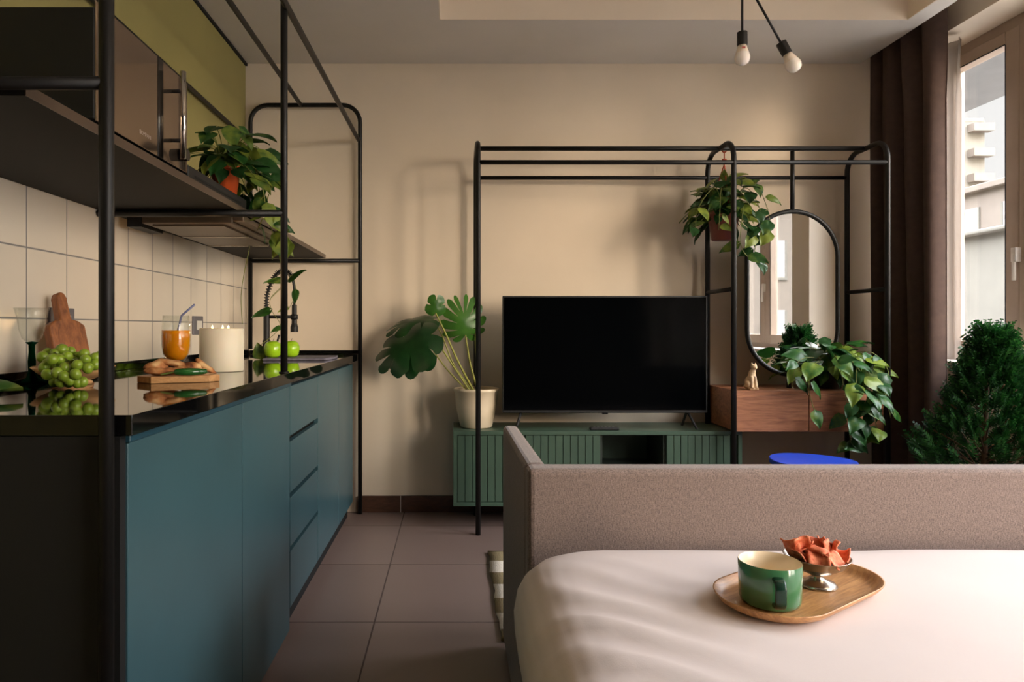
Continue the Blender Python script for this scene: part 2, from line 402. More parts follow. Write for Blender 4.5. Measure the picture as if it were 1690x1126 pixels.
def fillet(pts, r, n=7, closed=False):
    pts = [Vector(p) for p in pts]; out = []; N = len(pts)
    for i in range(N):
        if not closed and i in (0, N - 1): out.append(pts[i]); continue
        a, b, c = pts[i - 1], pts[i], pts[(i + 1) % N]
        u = (a - b).normalized(); w = (c - b).normalized()
        ang = u.angle(w); t = r / math.tan(ang / 2)
        p0 = b + u * t; cen = b + (u + w).normalized() * (r / math.sin(ang / 2))
        p1 = b + w * t; e0 = p0 - cen; e1 = p1 - cen; tot = e0.angle(e1); ax = e0.cross(e1).normalized()
        for k in range(n + 1):
            out.append(cen + Matrix.Rotation(tot * k / n, 3, ax) @ e0)
    return out

def spline(pts, n=8):
    pts = [Vector(p) for p in pts]; out = []
    for i in range(len(pts) - 1):
        p0 = pts[max(i - 1, 0)]; p1 = pts[i]; p2 = pts[i + 1]; p3 = pts[min(i + 2, len(pts) - 1)]
        for k in range(n):
            t = k / n
            out.append(0.5 * ((2 * p1) + (p2 - p0) * t + (2 * p0 - 5 * p1 + 4 * p2 - p3) * t * t + (3 * p1 - p0 - 3 * p2 + p3) * t ** 3))
    out.append(pts[-1]); return out

def tag(o, label, cat, group=None):
    o['label'] = label; o['category'] = cat
    if group: o['group'] = group
    return o
def thing(name, label, cat, loc=(0, 0, 0), group=None):
    o = bpy.data.objects.new(name, None); COL.objects.link(o); o.location = loc; o.empty_display_size = 0.05
    return tag(o, label, cat, group)
def struct(o): o['kind'] = 'structure'; return o
def sbox(name, m, *b, bevel=0.0): return struct(MB().box(*b).build(name, m, bevel=bevel))

# ------------------------------------------------------------------ the room
XL, YB, XR, XO = -1.212, 3.96, 2.55, 2.85
ZC = 2.60
YF = -2.2
sbox('floor', 'floortile', XL - 0.1, XO, YF - 0.1, YB + 0.1, -0.1, 0.0)
wb = sbox('wall_back', 'wall', XL - 0.1, XO, YB, YB + 0.12, 0.0, 2.95)
struct(MB().box(XL - 0.12, XL, YF, YB, 0.0, 2.95).build('wall_left', 'olive'))
struct(MB().box(XL, XL + 0.008, 0.3, YB, 0.9, 1.493).build('trim_1', 'splash'))    # tiled splashback
M['dim'] = mat('unlit_room_tone', (70, 64, 58), 0.8, var=0.03)  # unseen wall coloured dark so stone and screen reflect an unlit room
sbox('wall_front', 'dim', XL - 0.1, XO, YF - 0.12, YF, 0.0, 2.95)
# ceiling: a low rim round a raised tray, and a curtain recess along the windows
TX0, TX1, TY0, TY1, ZT, RX = -0.075, 2.257, -1.2, 3.40, 2.86, 2.354
c = MB()
c.box(XL - 0.1, TX0, YF, YB, ZC, ZC + 0.35); c.box(TX1, RX, YF, YB, ZC, ZC + 0.35)
c.box(TX0, TX1, TY1, YB, ZC, ZC + 0.35); c.box(TX0, TX1, YF, TY0, ZC, ZC + 0.35)
ceil = struct(c.build('ceiling', 'ceil'))
r = MB()
r.box(TX0, TX1, TY1 - 0.004, TY1, ZC + 0.001, ZT); r.box(TX0, TX0 + 0.004, TY0, TY1, ZC + 0.001, ZT)
r.box(TX1 - 0.004, TX1, TY0, TY1, ZC + 0.001, ZT); r.box(TX0, TX1, TY0, TY0 + 0.004, ZC + 0.001, ZT); r.box(TX0, TX1, TY0, TY1, ZT, ZT + 0.09)
r.build('ceiling_tray', 'tray', ceil)
MB().box(RX, XO, YF, YB, 2.78, 2.95).build('ceiling_recess', 'rwall', ceil)
# shadow gap along the olive wall
sbox('trim_2', 'gap', XL, XL + 0.012, YF, YB, ZC - 0.014, ZC)
# right wall with three openings
SILL, HEAD = 0.875, 2.60
op = [(2.51, 3.90, SILL), (0.52, 2.26, SILL), (-1.55, 0.30, 0.12)]
w = MB()
w.box(XR, XO, YF, YB, HEAD, 2.95)
ys = sorted([(a, b) for a, b, _ in op]); cur = YF
for a, b in ys + [(YB, YB)]:
    if a > cur: w.box(XR, XO, cur, a, 0.0, HEAD)
    cur = b
for a, b, z in op: w.box(XR, XO, a, b, 0.0, z)
struct(w.build('wall_right', 'rwall'))
def window(i, y0, y1, z0, ym, sw=0.075):
    z1 = HEAD; XW = 2.79; fr = 0.055
    root = struct(MB().box(XW - 0.03, XW + 0.05, y0, y0 + fr, z0, z1).box(XW - 0.03, XW + 0.05, y1 - fr, y1, z0, z1)
                  .box(XW - 0.03, XW + 0.05, y0 + fr, y1 - fr, z0, z0 + fr).box(XW - 0.03, XW + 0.05, y0 + fr, y1 - fr, z1 - fr, z1)
                  .build('window_%d' % i, 'frame'))
    for (a, b) in ((y0 + fr, ym), (ym, y1 - fr)):
        s = MB(); Z0, Z1 = z0 + fr, z1 - fr
        s.box(XW - 0.045, XW + 0.02, a, a + sw, Z0, Z1).box(XW - 0.045, XW + 0.02, b - sw, b, Z0, Z1)
        s.box(XW - 0.045, XW + 0.02, a + sw, b - sw, Z0, Z0 + sw * 0.8).box(XW - 0.045, XW + 0.02, a + sw, b - sw, Z1 - sw * 0.8, Z1)
        so = s.build('sash', 'frame', root, bevel=0.006)
        MB().box(XW - 0.006, XW, a + sw, b - sw, Z0 + sw * 0.8, Z1 - sw * 0.8).build('pane', 'pane', so)
        g = MB().box(XW - 0.046, XW - 0.044, a + sw - 0.006, a + sw, Z0 + sw * 0.8, Z1 - sw * 0.8)
        g.box(XW - 0.046, XW - 0.044, b - sw, b - sw + 0.006, Z0 + sw * 0.8, Z1 - sw * 0.8).box(XW - 0.046, XW - 0.044, a + sw, b - sw, Z1 - sw * 0.8, Z1 - sw * 0.8 + 0.006)
        g.build('gasket', 'blackmatte', so)
    MB().box(XW - 0.075, XW - 0.045, ym - 0.015, ym + 0.015, (z0 + z1) / 2 - 0.35, (z0 + z1) / 2 - 0.28).tube([(XW - 0.07, ym, (z0 + z1) / 2 - 0.31), (XW - 0.07, ym, (z0 + z1) / 2 - 0.44)], 0.009).build('handle', 'whiteplastic', root, bevel=0.003)
    MB().box(XR - 0.02, XW - 0.03, y0 + 0.001, y1 - 0.001, z0 + 0.0005, z0 + 0.022).build('sill', 'whiteplastic', root, bevel=0.004)
window(1, 2.51, 3.90, SILL, 3.32, 0.085)
window(2, 0.52, 2.26, SILL, 1.385, 0.1)
window(3, -1.55, 0.30, 0.12, -0.62, 0.08)
# skirting
bb = MB().box(-0.56, 2.55, YB - 0.012, YB, 0.0, 0.095)
struct(bb.build('baseboard_back', 'baseboard', bevel=0.002))
sbox('trim_3', 'ceil', -0.312, -0.309, YB - 0.0125, YB, 0.0, 0.095)
sbox('baseboard_right', 'baseboard', XR - 0.012, XR, 0.35, YB - 0.012, 0.0, 0.095, bevel=0.002)

# ------------------------------------------------------------------ kitchen run
XF = -0.575     # door plane
def cabinet(label, y0, y1, zb, fronts, body='black'):
    t = thing('kitchen_cabinet', label, 'cabinet', (-0.89, (y0 + y1) / 2, 0))
    MB().box(XL + 0.005, XF - 0.021, y0, y1, max(zb, 0.0) + 0.001, 0.84).build('carcass', body, t)
    for kind, a, b, za, zc in fronts:
        MB().box(XF - 0.019, XF, a + 0.0024, b - 0.0024, za, zc).build(kind, 'teal', t, bevel=0.0015)
    return t
ZD = 0.862
cabinet('teal base cabinet with full-height door at the open end of the kitchen run', 1.2, 1.85, 0.0, [('door', 1.2, 1.85, 0.012, ZD)])
cabinet('teal base cabinet with full-height door beside the drawer stack', 1.851, 2.385, 0.0, [('door', 1.851, 2.385, 0.012, ZD)])
dz = [(0.085, 0.282), (0.298, 0.470), (0.488, 0.668), (0.688, ZD)]
cabinet('teal drawer cabinet with four drawers and black finger gaps', 2.389, 2.875, 0.07, [('drawer', 2.389, 2.875, a, b) for a, b in dz])
cabinet('teal two-door sink cabinet next to the beige wall', 2.877, 3.86, 0.07, [('door', 2.877, 3.39, 0.085, ZD), ('door', 3.392, 3.86, 0.085, ZD)])
tag(MB().box(XL + 0.02, XF - 0.03, 2.39, 3.86, 0.0, 0.069).build('plinth', 'gap'), 'black recessed plinth under the drawers and sink cabinet', 'plinth')
tag(MB().box(XL + 0.005, XF - 0.002, 1.178, 1.1985, 0.0, 0.878).build('end_panel', 'gap'), 'black end panel closing the near end of the kitchen run', 'cabinet panel')
# teal handle rail under the worktop edge
tag(MB().box(XF - 0.03, XF + 0.006, 1.199, 2.385, 0.8635, 0.878).build('handle_rail', 'tealdark', bevel=0.003), 'teal rail under the black worktop above the two full-height doors', 'rail')
tag(MB().box(XF - 0.05, XF - 0.022, 2.386, 3.86, 0.8415, 0.8785).build('finger_channel', 'gap'), 'black finger channel under the worktop above drawers and sink doors', 'rail')
def worktop(label, y0, y1):
    t = thing('worktop', label, 'countertop', (-0.88, (y0 + y1) / 2, 0.879))
    MB().box(XL + 0.009, -0.556, y0, y1, 0.879, 0.915).build('slab', 'granite', t, bevel=0.0015)
    MB().box(XL + 0.0085, XL + 0.022, y0, y1, 0.9155, 0.945).build('upstand', 'granite', t, bevel=0.001)
    return t
worktop('polished black stone worktop, long slab carrying grapes, juice glass and candle', 1.178, 2.352)
wt = worktop('polished black stone worktop, far slab carrying apples and black tap', 2.3535, YB - 0.001)
MB().box(XL + 0.03, -0.556, YB - 0.014, YB - 0.001, 0.9155, 0.938).build('upstand', 'granite', wt, bevel=0.001)

# black pipe rack round the kitchen
kr = thing('pipe_rack', 'tall black tubular frame standing along the kitchen worktop', 'rack', (-0.58, 2.5, 0))
TR = 0.0125; XP = -0.574
MB().tube([(XP - 0.016, 1.158, 0.0), (XP - 0.016, 1.158, 2.58)], TR).build('post', 'black', kr, smooth=True)
MB().tube([(XP, 2.30, 0.916), (XP, 2.30, 2.58)], 0.0118).lathe([(0.0, 0.9155), (0.017, 0.9155), (0.017, 0.919), (0.0, 0.919)], (XP, 2.30, 0), 20).build('post', 'black', kr, smooth=True)
YU = 3.915
MB().tube(fillet([(-1.17, YU, 0.945), (-1.17, YU, 2.345), (-0.578, YU, 2.345), (-0.545, YU, 0.0)][:3] + [(-0.545, YU, 2.345), (-0.545, YU, 0.001)][:0] + [], 0.1)[:0] or
          fillet([(-1.17, YU, 0.946), (-1.17, YU, 2.345), (-0.541, YU, 2.345), (-0.541, YU, 0.001)], 0.1), 0.0125).build('wall_hoop', 'black', kr, smooth=True)
MB().tube([(-0.88, 0.2, 2.345), (-0.88, YU, 2.345)], 0.0118).build('rail', 'black', kr, smooth=True)
MB().tube([(-0.578, 0.2, 2.145), (-0.55, YU, 2.145)], 0.0118).build('rail', 'black', kr, smooth=True)
MB().tube([(-1.192, 0.2, 2.15), (-1.192, YU, 2.15)], 0.0105).build('rail', 'black', kr, smooth=True)
MB().tube([(-1.20, 1.158, 1.481), (XP - 0.016, 1.158, 1.481)], 0.0113).build('crossbar', 'black', kr, smooth=True)
MB().tube([(-1.20, 2.30, 1.452), (XP, 2.30, 1.452)], 0.0118).build('crossbar', 'black', kr, smooth=True)
MB().tube([(-1.17, YU - 0.002, 1.452), (-0.545, YU - 0.002, 1.452)], 0.0118).build('crossbar', 'black', kr, smooth=True)
sh = thing('shelf_board', 'long dark shelf board above the worktop carrying the microwave', 'shelf', (-0.97, 2.5, 1.4645))
MB().box(XL + 0.01, -0.737, 1.1715, 3.90, 1.4645, 1.485).build('board', 'blackshelf', sh, bevel=0.001)
MB().box(-0.7368, -0.735, 1.1715, 3.90, 1.4645, 1.485).build('edge_band', mat('brown_edge_band', (74, 58, 46), 0.3, var=0.05), sh)

# extractor hood slung under the shelf
hd = thing('extractor_hood', 'slim extractor hood with metal filters under the dark shelf', 'extractor hood', (-0.96, 2.75, 1.40))
MB().box(-1.10, -0.78, 2.40, 3.02, 1.434, 1.463).build('housing', 'steelbeige', hd, bevel=0.004)
for a, b in ((2.43, 2.70), (2.715, 2.985)):
    f = MB().box(-1.075, -0.82, a, b, 1.428, 1.4335).build('filter', 'steelbeige', hd, bevel=0.001)
for a in (2.700, 2.985): MB().box(-1.08, -0.815, a, a + 0.010, 1.425, 1.4335).build('trim_strip', 'chrome', hd)
MB().box(-0.779, -0.742, 2.40, 3.02, 1.442, 1.463).build('front_lip', 'steelbeige', hd, bevel=0.003)
MB().box(-1.16, -1.11, 2.42, 2.60, 1.425, 1.462).build('wall_clip', 'blackmatte', hd)

# microwave
mw = thing('microwave', 'built-in style black microwave with mirrored door on the dark shelf', 'microwave', (-0.93, 1.66, 1.486))
MB().box(-1.14, -0.7485, 1.42, 1.905, 1.500, 1.735).build('body', 'blackmatte', mw, bevel=0.004)
for yy in (1.46, 1.86):
    for xx in (-1.1, -0.80): MB().lathe([(0, 1.4855), (0.014, 1.4855), (0.014, 1.4995), (0, 1.4995)], (xx, yy, 0), 16).build('foot', 'blackmatte', mw)
MB().box(-0.7482, -0.745, 1.42, 1.715, 1.497, 1.748).build('door_glass', 'microdoor', mw, bevel=0.002)
MB().box(-0.7482, -0.744, 1.7155, 1.745, 1.497, 1.748).build('door_edge', 'blackgloss', mw, bevel=0.001)
MB().box(-0.7482, -0.745, 1.7455, 1.905, 1.497, 1.748).build('control_panel', 'microdoor', mw, bevel=0.002)
hn = MB().tube([(-0.715, 1.80, 1.512), (-0.715, 1.80, 1.742)], 0.0075).build('handle', 'chrome', mw, smooth=True)
for z in (1.560, 1.69): MB().tube([(-0.744, 1.80, z), (-0.718, 1.80, z)], 0.005).build('standoff', 'blackmatte', hn, smooth=True)
MB().lathe([(0.0, 0.0), (0.017, 0.0), (0.016, 0.022), (0.0, 0.022)], (-0.7445, 1.852, 1.535), 24, axis=(1, 0, 0)).build('knob', 'blackgloss', mw, smooth=False)
fc = bpy.data.curves.new('lettering_curve', 'FONT'); fc.body = 'BOMPANI'; fc.size = 0.014; fc.extrude = 0.0002
fo = bpy.data.objects.new('lettering_tmp', fc); COL.objects.link(fo); bpy.context.view_layer.update()
me = bpy.data.meshes.new_from_object(fo); bpy.data.objects.remove(fo)
lt = bpy.data.objects.new('lettering', me); COL.objects.link(lt); lt.parent = mw
lt.rotation_euler = (R(90), 0, R(90)); lt.location = Vector((-0.7447, 1.615, 1.527)) - mw.location; me.materials.append(M['flashtext'])
# low black box behind the microwave
bx = thing('media_box', 'low flat black box on the dark shelf beside the microwave', 'box', (-0.88, 2.2, 1.4855))
MB().box(-1.05, -0.752, 1.93, 2.47, 1.486, 1.528).build('case', 'blackmatte', bx, bevel=0.003)
MB().box(-0.7518, -0.7505, 1.98, 2.4, 1.502, 1.508).build('slot', 'gap', bx)

# socket plates on the tiles
def socket(label, y0, y1, z0, z1):
    t = thing('socket_plate', label, 'wall socket', (XL + 0.008, (y0 + y1) / 2, z0))
    MB().box(XL + 0.0082, XL + 0.017, y0, y1, z0, z1).build('plate', 'greyplate', t, bevel=0.003)
    MB().box(XL + 0.0172, XL + 0.020, y0 + (y1 - y0) * 0.3, y1 - (y1 - y0) * 0.2, z0 + 0.022, z1 - 0.022).build('insert', 'whiteplastic', t, bevel=0.001)
socket('grey wall socket on the white tiles beside the ivory candle', 3.13, 3.25, 1.035, 1.122)
socket('grey wall socket half hidden by the brown paddle board', 2.02, 2.15, 1.035, 1.127)

# ------------------------------------------------------------------ leaves
def add_leaf(mb, base, dirv, up, L, W, droop=0.35, fold=0.18, n=7, m=4, heart=0.16, tipw=1.5):
    d = Vector(dirv).normalized(); up = Vector(up); s = d.cross(up)
    if s.length < 1e-3: s = d.orthogonal()
    s.normalize(); nrm = s.cross(d).normalized(); rows = []
    for i in range(n + 1):
        t = i / n
        wv = W * (math.sin(math.pi * min(1, t ** 0.55)) ** 0.85 if 0 < t < 1 else 0.0)
        if t > 0.6: wv *= 1 - 0.25 * ((t - 0.6) / 0.4) ** 1.2
        row = []
        for j in range(-m, m + 1):
            u = j / m
            y = t * L - heart * L * abs(u) ** 1.4 * (1 - t) ** 2
            x = u * wv
            z = -droop * L * t * t + fold * abs(x) - 0.5 * fold * (x * x) / max(W, 1e-4) + 0.03 * L * math.sin(5 * t + 3 * u)
            row.append(Vector(base) + s * x + d * y + nrm * z)
        rows.append(row)
    mb.grid(rows)

def rnd(a, b): return random.uniform(a, b)

def pothos(t, top, pot_r, leaves, size, spread, mat_, vines=(), vine_leaf=0.06, up_bias=0.5, dirs=None, seedv=1):
    """leaves on petioles round the pot's mouth plus trailing vines (lists of points)"""
    random.seed(seedv)
    fol = MB(); st = MB(); top = Vector(top)
    for i in range(leaves):
        a = rnd(0, 2 * math.pi) if dirs is None else R(rnd(*dirs))
        el = rnd(-0.45, 1.15) * (0.6 + up_bias)
        dv = Vector((math.cos(a) * math.cos(el), math.sin(a) * math.cos(el), math.sin(el)))
        reach = rnd(0.35, 1.0)
        tip = top + Vector((dv.x * spread[0], dv.y * spread[1], dv.z * spread[2])) * reach
        b0 = top + Vector((math.cos(a), math.sin(a), 0)) * pot_r * rnd(0.1, 0.7)
        mid = (b0 + tip) / 2 + Vector((0, 0, 0.03))
        st.tube(spline([b0, mid, tip], 4), 0.0016, 5, caps=False)
        ld = Vector((dv.x, dv.y, dv.z * 0.3 - rnd(0.0, 0.9)))
        S = size * rnd(0.65, 1.15)
        add_leaf(fol, tip, ld, Vector((rnd(-.4, .4), rnd(-.9, .2), 1)), S, S * rnd(0.34, 0.42), rnd(0.05, 0.4), rnd(0.1, 0.3))
    for vp, n in vines:
        pth = spline(vp, 8); st.tube(pth, 0.0018, 6, caps=False)
        for k in range(n):
            q = (k + 0.6 + rnd(-.2, .2)) / n; i = min(len(pth) - 2, int(q * (len(pth) - 1))); tg = (pth[i + 1] - pth[i]).normalized()
            sd = Vector((rnd(-1, 1), rnd(-1.0, 0.3), rnd(-0.5, 0.6))).normalized()
            ld = (sd + tg * 0.5 + Vector((0, 0, -0.35))).normalized(); S = vine_leaf * rnd(0.7, 1.2)
            b = pth[i] + sd * 0.02
            st.tube([pth[i], pth[i] + sd * 0.012, b], 0.0012, 5, caps=False)
            add_leaf(fol, b, ld, Vector((rnd(-.5, .5), -1.0, 0.8)), S, S * rnd(0.34, 0.42), rnd(0.1, 0.4), rnd(0.1, 0.3))
    f = fol.build('foliage', mat_, t, smooth=True); s_ = st.build('stems', 'vine', t, smooth=True)
    s_.name = 'stem'
    return f

def pot_mesh(c, r0, r1, h, rim=0.008, lip=0.018):
    return MB().lathe([(0, 0), (r0, 0), (r0 + (r1 - r0) * 0.9, h - lip), (r1 + rim * 0.4, h - lip), (r1 + rim, h - lip * 0.5), (r1 + rim * 0.5, h), (r1 - 0.004, h), (r1 - 0.008, h - 0.02), (r0 * 0.9, 0.012), (0, 0.012)], c, 44)

# potted trailing pothos on the shelf
px = Vector((-0.80, 2.39, 1.5285))
sp = thing('potted_pothos', 'trailing green plant in an orange pot on the dark kitchen shelf', 'potted plant', px)
pot_mesh(px, 0.036, 0.05, 0.10).build('pot', 'terracotta', sp, smooth=True)
MB().lathe([(0, 0.088), (0.043, 0.088)], px, 30).build('soil', 'soil', sp)
Q = lambda x, y, d: P(x, y, d)
pothos(sp, px + Vector((0, 0, 0.095)), 0.04, 62, 0.085, (0.15, 0.15, 0.16), 'pothosdark', vines=[
    ([px + Vector((0.03, 0.02, 0.1)), Q(405, 250, 2.45), Q(430, 300, 2.45), Q(437, 345, 2.48), Q(425, 380, 2.6)], 9),
    ([px + Vector((0.03, 0.03, 0.1)), Q(420, 240, 2.55), Q(450, 290, 2.55), Q(440, 345, 2.58), Q(470, 385, 2.62), Q(485, 405, 2.65)], 12),
    ([px + Vector((0.02, 0.03, 0.1)), Q(415, 260, 2.5), Q(432, 330, 2.55), Q(455, 400, 2.6)], 7),
    ([px + Vector((0.02, 0.05, 0.1)), Q(425, 290, 2.7), Q(440, 345, 2.75), Q(445, 372, 2.85), Q(455, 410, 2.9)], 6),
    ([px + Vector((-0.04, 0.05, 0.1)), Q(418, 330, 3.05), Q(413, 400, 3.06), Q(403, 450, 3.05), Q(398, 490, 3.05), Q(400, 535, 3.05)], 0),
], vine_leaf=0.085, seedv=4)
# vine wound round the tap
vt = thing('pothos_vine', 'cut length of green vine with pale veined leaves twined on the black tap', 'plant', (-0.95, 3.55, 1.2))
vm = MB(); vs_ = MB()
for (bx_, by_, tx_, ty_, d_, w_) in ((470, 462, 434, 464, 3.5, .032), (478, 462, 503, 443, 3.52, .036), (445, 512, 413, 523, 3.46, .034), (463, 540, 446, 548, 3.44, .02), (488, 480, 486, 502, 3.5, .02), (475, 508, 457, 515, 3.5, .018)):
    b = P(bx_, by_, d_); e = P(tx_, ty_, d_ - 0.03)
    add_leaf(vm, b, e - b, (0.1, -0.6, 0.8) if abs(ty_ - by_) < 20 else (0, -1, 0.1), (e - b).length, w_, 0.12, 0.2)
vm.build('leaf_cluster', 'pothos', vt, smooth=True).name = 'foliage'
vs_.tube(spline([P(462, 448, 3.5), P(466, 470, 3.5), P(447, 492, 3.47), P(448, 512, 3.47), P(462, 540, 3.45), P(430, 570, 3.4)], 8), 0.0016, 6)
vs_.tube(spline([P(447, 492, 3.47), P(470, 470, 3.5), P(482, 455, 3.52), P(488, 482, 3.5), P(478, 508, 3.5)], 8), 0.0014, 6)
vs_.build('stem', 'vine', vt, smooth=True)

# ------------------------------------------------------------------ tap, apples, mat, cucumbers, loose leaf
tp = thing('kitchen_tap', 'black spring-neck kitchen tap at the far end of the worktop', 'tap', (-0.985, 3.62, 0.915))
tb = P(440, 575, 3.62); tx, ty = tb.x, 3.62
MB().lathe([(0, 0.9155), (0.028, 0.9155), (0.028, 0.925), (0.021, 0.93), (0.021, 1.0), (0.0165, 1.005), (0.0165, 1.165), (0, 1.165)], (tx, ty, 0), 24).build('body', 'blackmatte', tp, smooth=False, bevel=0.001)
arch = spline([(tx, ty, 1.16), (tx + 0.004, ty, 1.25), (tx + 0.045, ty, 1.345), (tx + 0.09, ty, 1.372), (tx + 0.13, ty, 1.345), (tx + 0.147, ty, 1.27), (tx + 0.147, ty, 1.19)], 12)
MB().tube(arch, 0.0065).build('hose', 'blackmatte', tp, smooth=True)
sc_ = MB(); coil = []
N = 620
for i in range(N):
    q = i / (N - 1) * 0.72; k = q * (len(arch) - 1); a = int(k); f_ = k - a
    p = arch[a].lerp(arch[min(a + 1, len(arch) - 1)], f_); tg = (arch[min(a + 1, len(arch) - 1)] - arch[a]).normalized()
    u = Vector((0, 1, 0)); v = tg.cross(u).normalized(); ph = i / N * 2 * math.pi * 30
    coil.append(p + (u * math.cos(ph) + v * math.sin(ph)) * 0.0125)
sc_.tube(coil, 0.0021, 6).build('spring', 'blackmatte', tp, smooth=True)
hx = tx + 0.147
MB().lathe([(0, 1.19), (0.013, 1.19), (0.014, 1.09), (0.020, 1.072), (0.020, 1.045), (0.0, 1.045)], (hx, ty, 0), 24).build('spray_head', 'blackmatte', tp, smooth=False, bevel=0.001)
MB().tube([(tx, ty, 1.125), (hx - 0.01, ty, 1.125)], 0.009).lathe([(0.014, 1.112), (0.019, 1.112), (0.019, 1.138), (0.014, 1.138), (0.014, 1.112)], (hx, ty, 0), 24).build('holder_arm', 'blackmatte', tp, smooth=True)
MB().tube([(tx + 0.02, ty - 0.005, 0.965), (tx + 0.055, ty - 0.02, 0.972), (tx + 0.075, ty - 0.03, 1.03)], 0.0055).build('lever', 'blackmatte', tp, smooth=True)

tm = tag(MB().prism([(-0.885, 3.15, 0.9153), (-0.60, 3.16, 0.9153), (-0.575, 3.30, 0.9153), (-0.60, 3.52, 0.9153), (-0.86, 3.50, 0.9153)], (0, 0, 0), (0, 0, 0.011)).build('drying_mat', 'lilac', bevel=0.004), 'thin grey-lilac mat under the green apples on the black worktop', 'mat')
def apple(c, label, r=0.041):
    t = thing('green_apple', label, 'apple', c, 'green apples by the tap')
    MB().lathe([(0.0, 0.012), (0.012, 0.004), (0.024, 0.0), (0.036, 0.012), (0.0415, 0.035), (0.041, 0.05), (0.034, 0.068), (0.020, 0.077), (0.009, 0.075), (0.0, 0.066)], c, 32).build('flesh', 'apple', t, smooth=True)
    c = Vector(c)
    MB().tube([c + Vector((0, 0, 0.066)), c + Vector((0.002, 0, 0.08)), c + Vector((0.006, 0, 0.09))], 0.0014, 6).build('stalk', 'bark', t, smooth=True)
apple((-0.862, 3.24, 0.9266), 'shiny green apple on the lilac mat, the one in full view beside the tap')
apple((-0.79, 3.30, 0.9266), 'green apple on the lilac mat half hidden behind the rack post')
def cucumber(c, ang, L, r, label, n='cucumber'):
    t = thing(n, label, 'cucumber', c, 'cucumbers behind the candle')
    d = Vector((math.cos(ang), math.sin(ang), 0)); c = Vector(c)
    pts = [c + d * (L * (i / 14 - 0.5)) + Vector((0, 0, r + 0.001)) for i in range(15)]
    MB().tube(pts, lambda q: r * max(0.15, math.sin(math.pi * (0.06 + 0.88 * q)) ** 0.35), 16).build('skin', 'pepper', t, smooth=True)
    MB().lathe([(0, 0), (r * 0.75, 0), (r * 0.7, 0.003), (0, 0.003)], pts[-1] + d * 0.001, 18, axis=d).build('cut_end', 'grape', t)
cucumber((-1.06, 3.04, 0.9155), R(10), 0.15, 0.017, 'dark green cucumber lying on the black worktop behind the ivory candle')
cucumber((-1.05, 3.085, 0.9155), R(14), 0.14, 0.017, 'second cucumber lying behind the first one, by the lilac mat')
lf = MB(); b = P(425, 593, 3.3); add_leaf(lf, P(431, 590, 3.27), Vector((-0.25, -0.1, 1)), (0.1, -1, 0), 0.075, 0.036, 0.1, 0.15)
tag(lf.build('loose_leaf', 'pothosdark', smooth=True), 'single round dark green leaf upright beside the apples on the worktop', 'leaf')
lf = MB(); add_leaf(lf, (-1.09, 1.46, 0.936), Vector((1, 0.15, -0.02)), (0, -0.25, 1), 0.155, 0.062, 0.0, 0.22, heart=0.1)
tag(lf.build('loose_leaf', 'pothos', smooth=True), 'large green leaf lying on the worktop beside the wine glass foot', 'leaf')

# ------------------------------------------------------------------ candle
cd = thing('pillar_candle', 'thick ivory pillar candle with lit wicks on the black worktop', 'candle', (-0.815, 2.39, 0.9155))
cc = (-0.815, 2.39, 0.9155)
MB().lathe([(0, 0), (0.072, 0), (0.074, 0.003), (0.074, 0.146), (0.071, 0.150), (0.066, 0.147), (0.058, 0.140), (0, 0.138)], cc, 64).build('wax', 'candle', cd, smooth=True)
for dx, dy in ((-0.028, -0.012), (0.012, -0.024), (0.014, 0.03)):
    MB().tube([(cc[0] + dx, cc[1] + dy, cc[2] + 0.138), (cc[0] + dx + 0.001, cc[1] + dy, cc[2] + 0.150)], 0.0012, 6).build('wick', 'wick', cd, smooth=True)
    MB().lathe([(0, 0.1445), (0.0028, 0.147), (0.0033, 0.150), (0.0018, 0.155), (0, 0.160)], (cc[0] + dx, cc[1] + dy, cc[2]), 12).build('flame', 'flame', cd, smooth=True)

# ------------------------------------------------------------------ juice glass, bread board, bread, pepper
gj = (-0.846, 2.075, 0.9155)
jg = thing('juice_glass', 'stemmed glass of orange juice with a straw behind the bread board', 'glass', gj)
prof = [(0, 0.0), (0.033, 0.0), (0.034, 0.002), (0.012, 0.006), (0.006, 0.012), (0.0055, 0.034), (0.010, 0.042), (0.026, 0.052), (0.037, 0.070), (0.0415, 0.095), (0.0425, 0.125), (0.040, 0.160), (0.0375, 0.188)]
inner = [(0.0363, 0.188), (0.0388, 0.160), (0.0412, 0.125), (0.0402, 0.095), (0.0355, 0.071), (0.024, 0.0545), (0.0, 0.047)]
MB().lathe(prof + inner, gj, 48).build('glass_bowl', 'thinglass', jg, smooth=True)
MB().lathe([(0, 0.048), (0.024, 0.0555), (0.0353, 0.072), (0.040, 0.096), (0.041, 0.125), (0.0402, 0.143), (0, 0.143)], gj, 48).build('juice', 'juice', jg, smooth=True)
g0 = Vector(gj)
MB().tube(fillet([g0 + Vector((-0.005, 0.0, 0.10)), g0 + Vector((0.016, 0.002, 0.188)), g0 + Vector((0.055, 0.004, 0.222))], 0.012), 0.0032, 10).build('straw', mat('bluish_straw', (118, 124, 160), 0.2, var=0.1), jg, smooth=True)

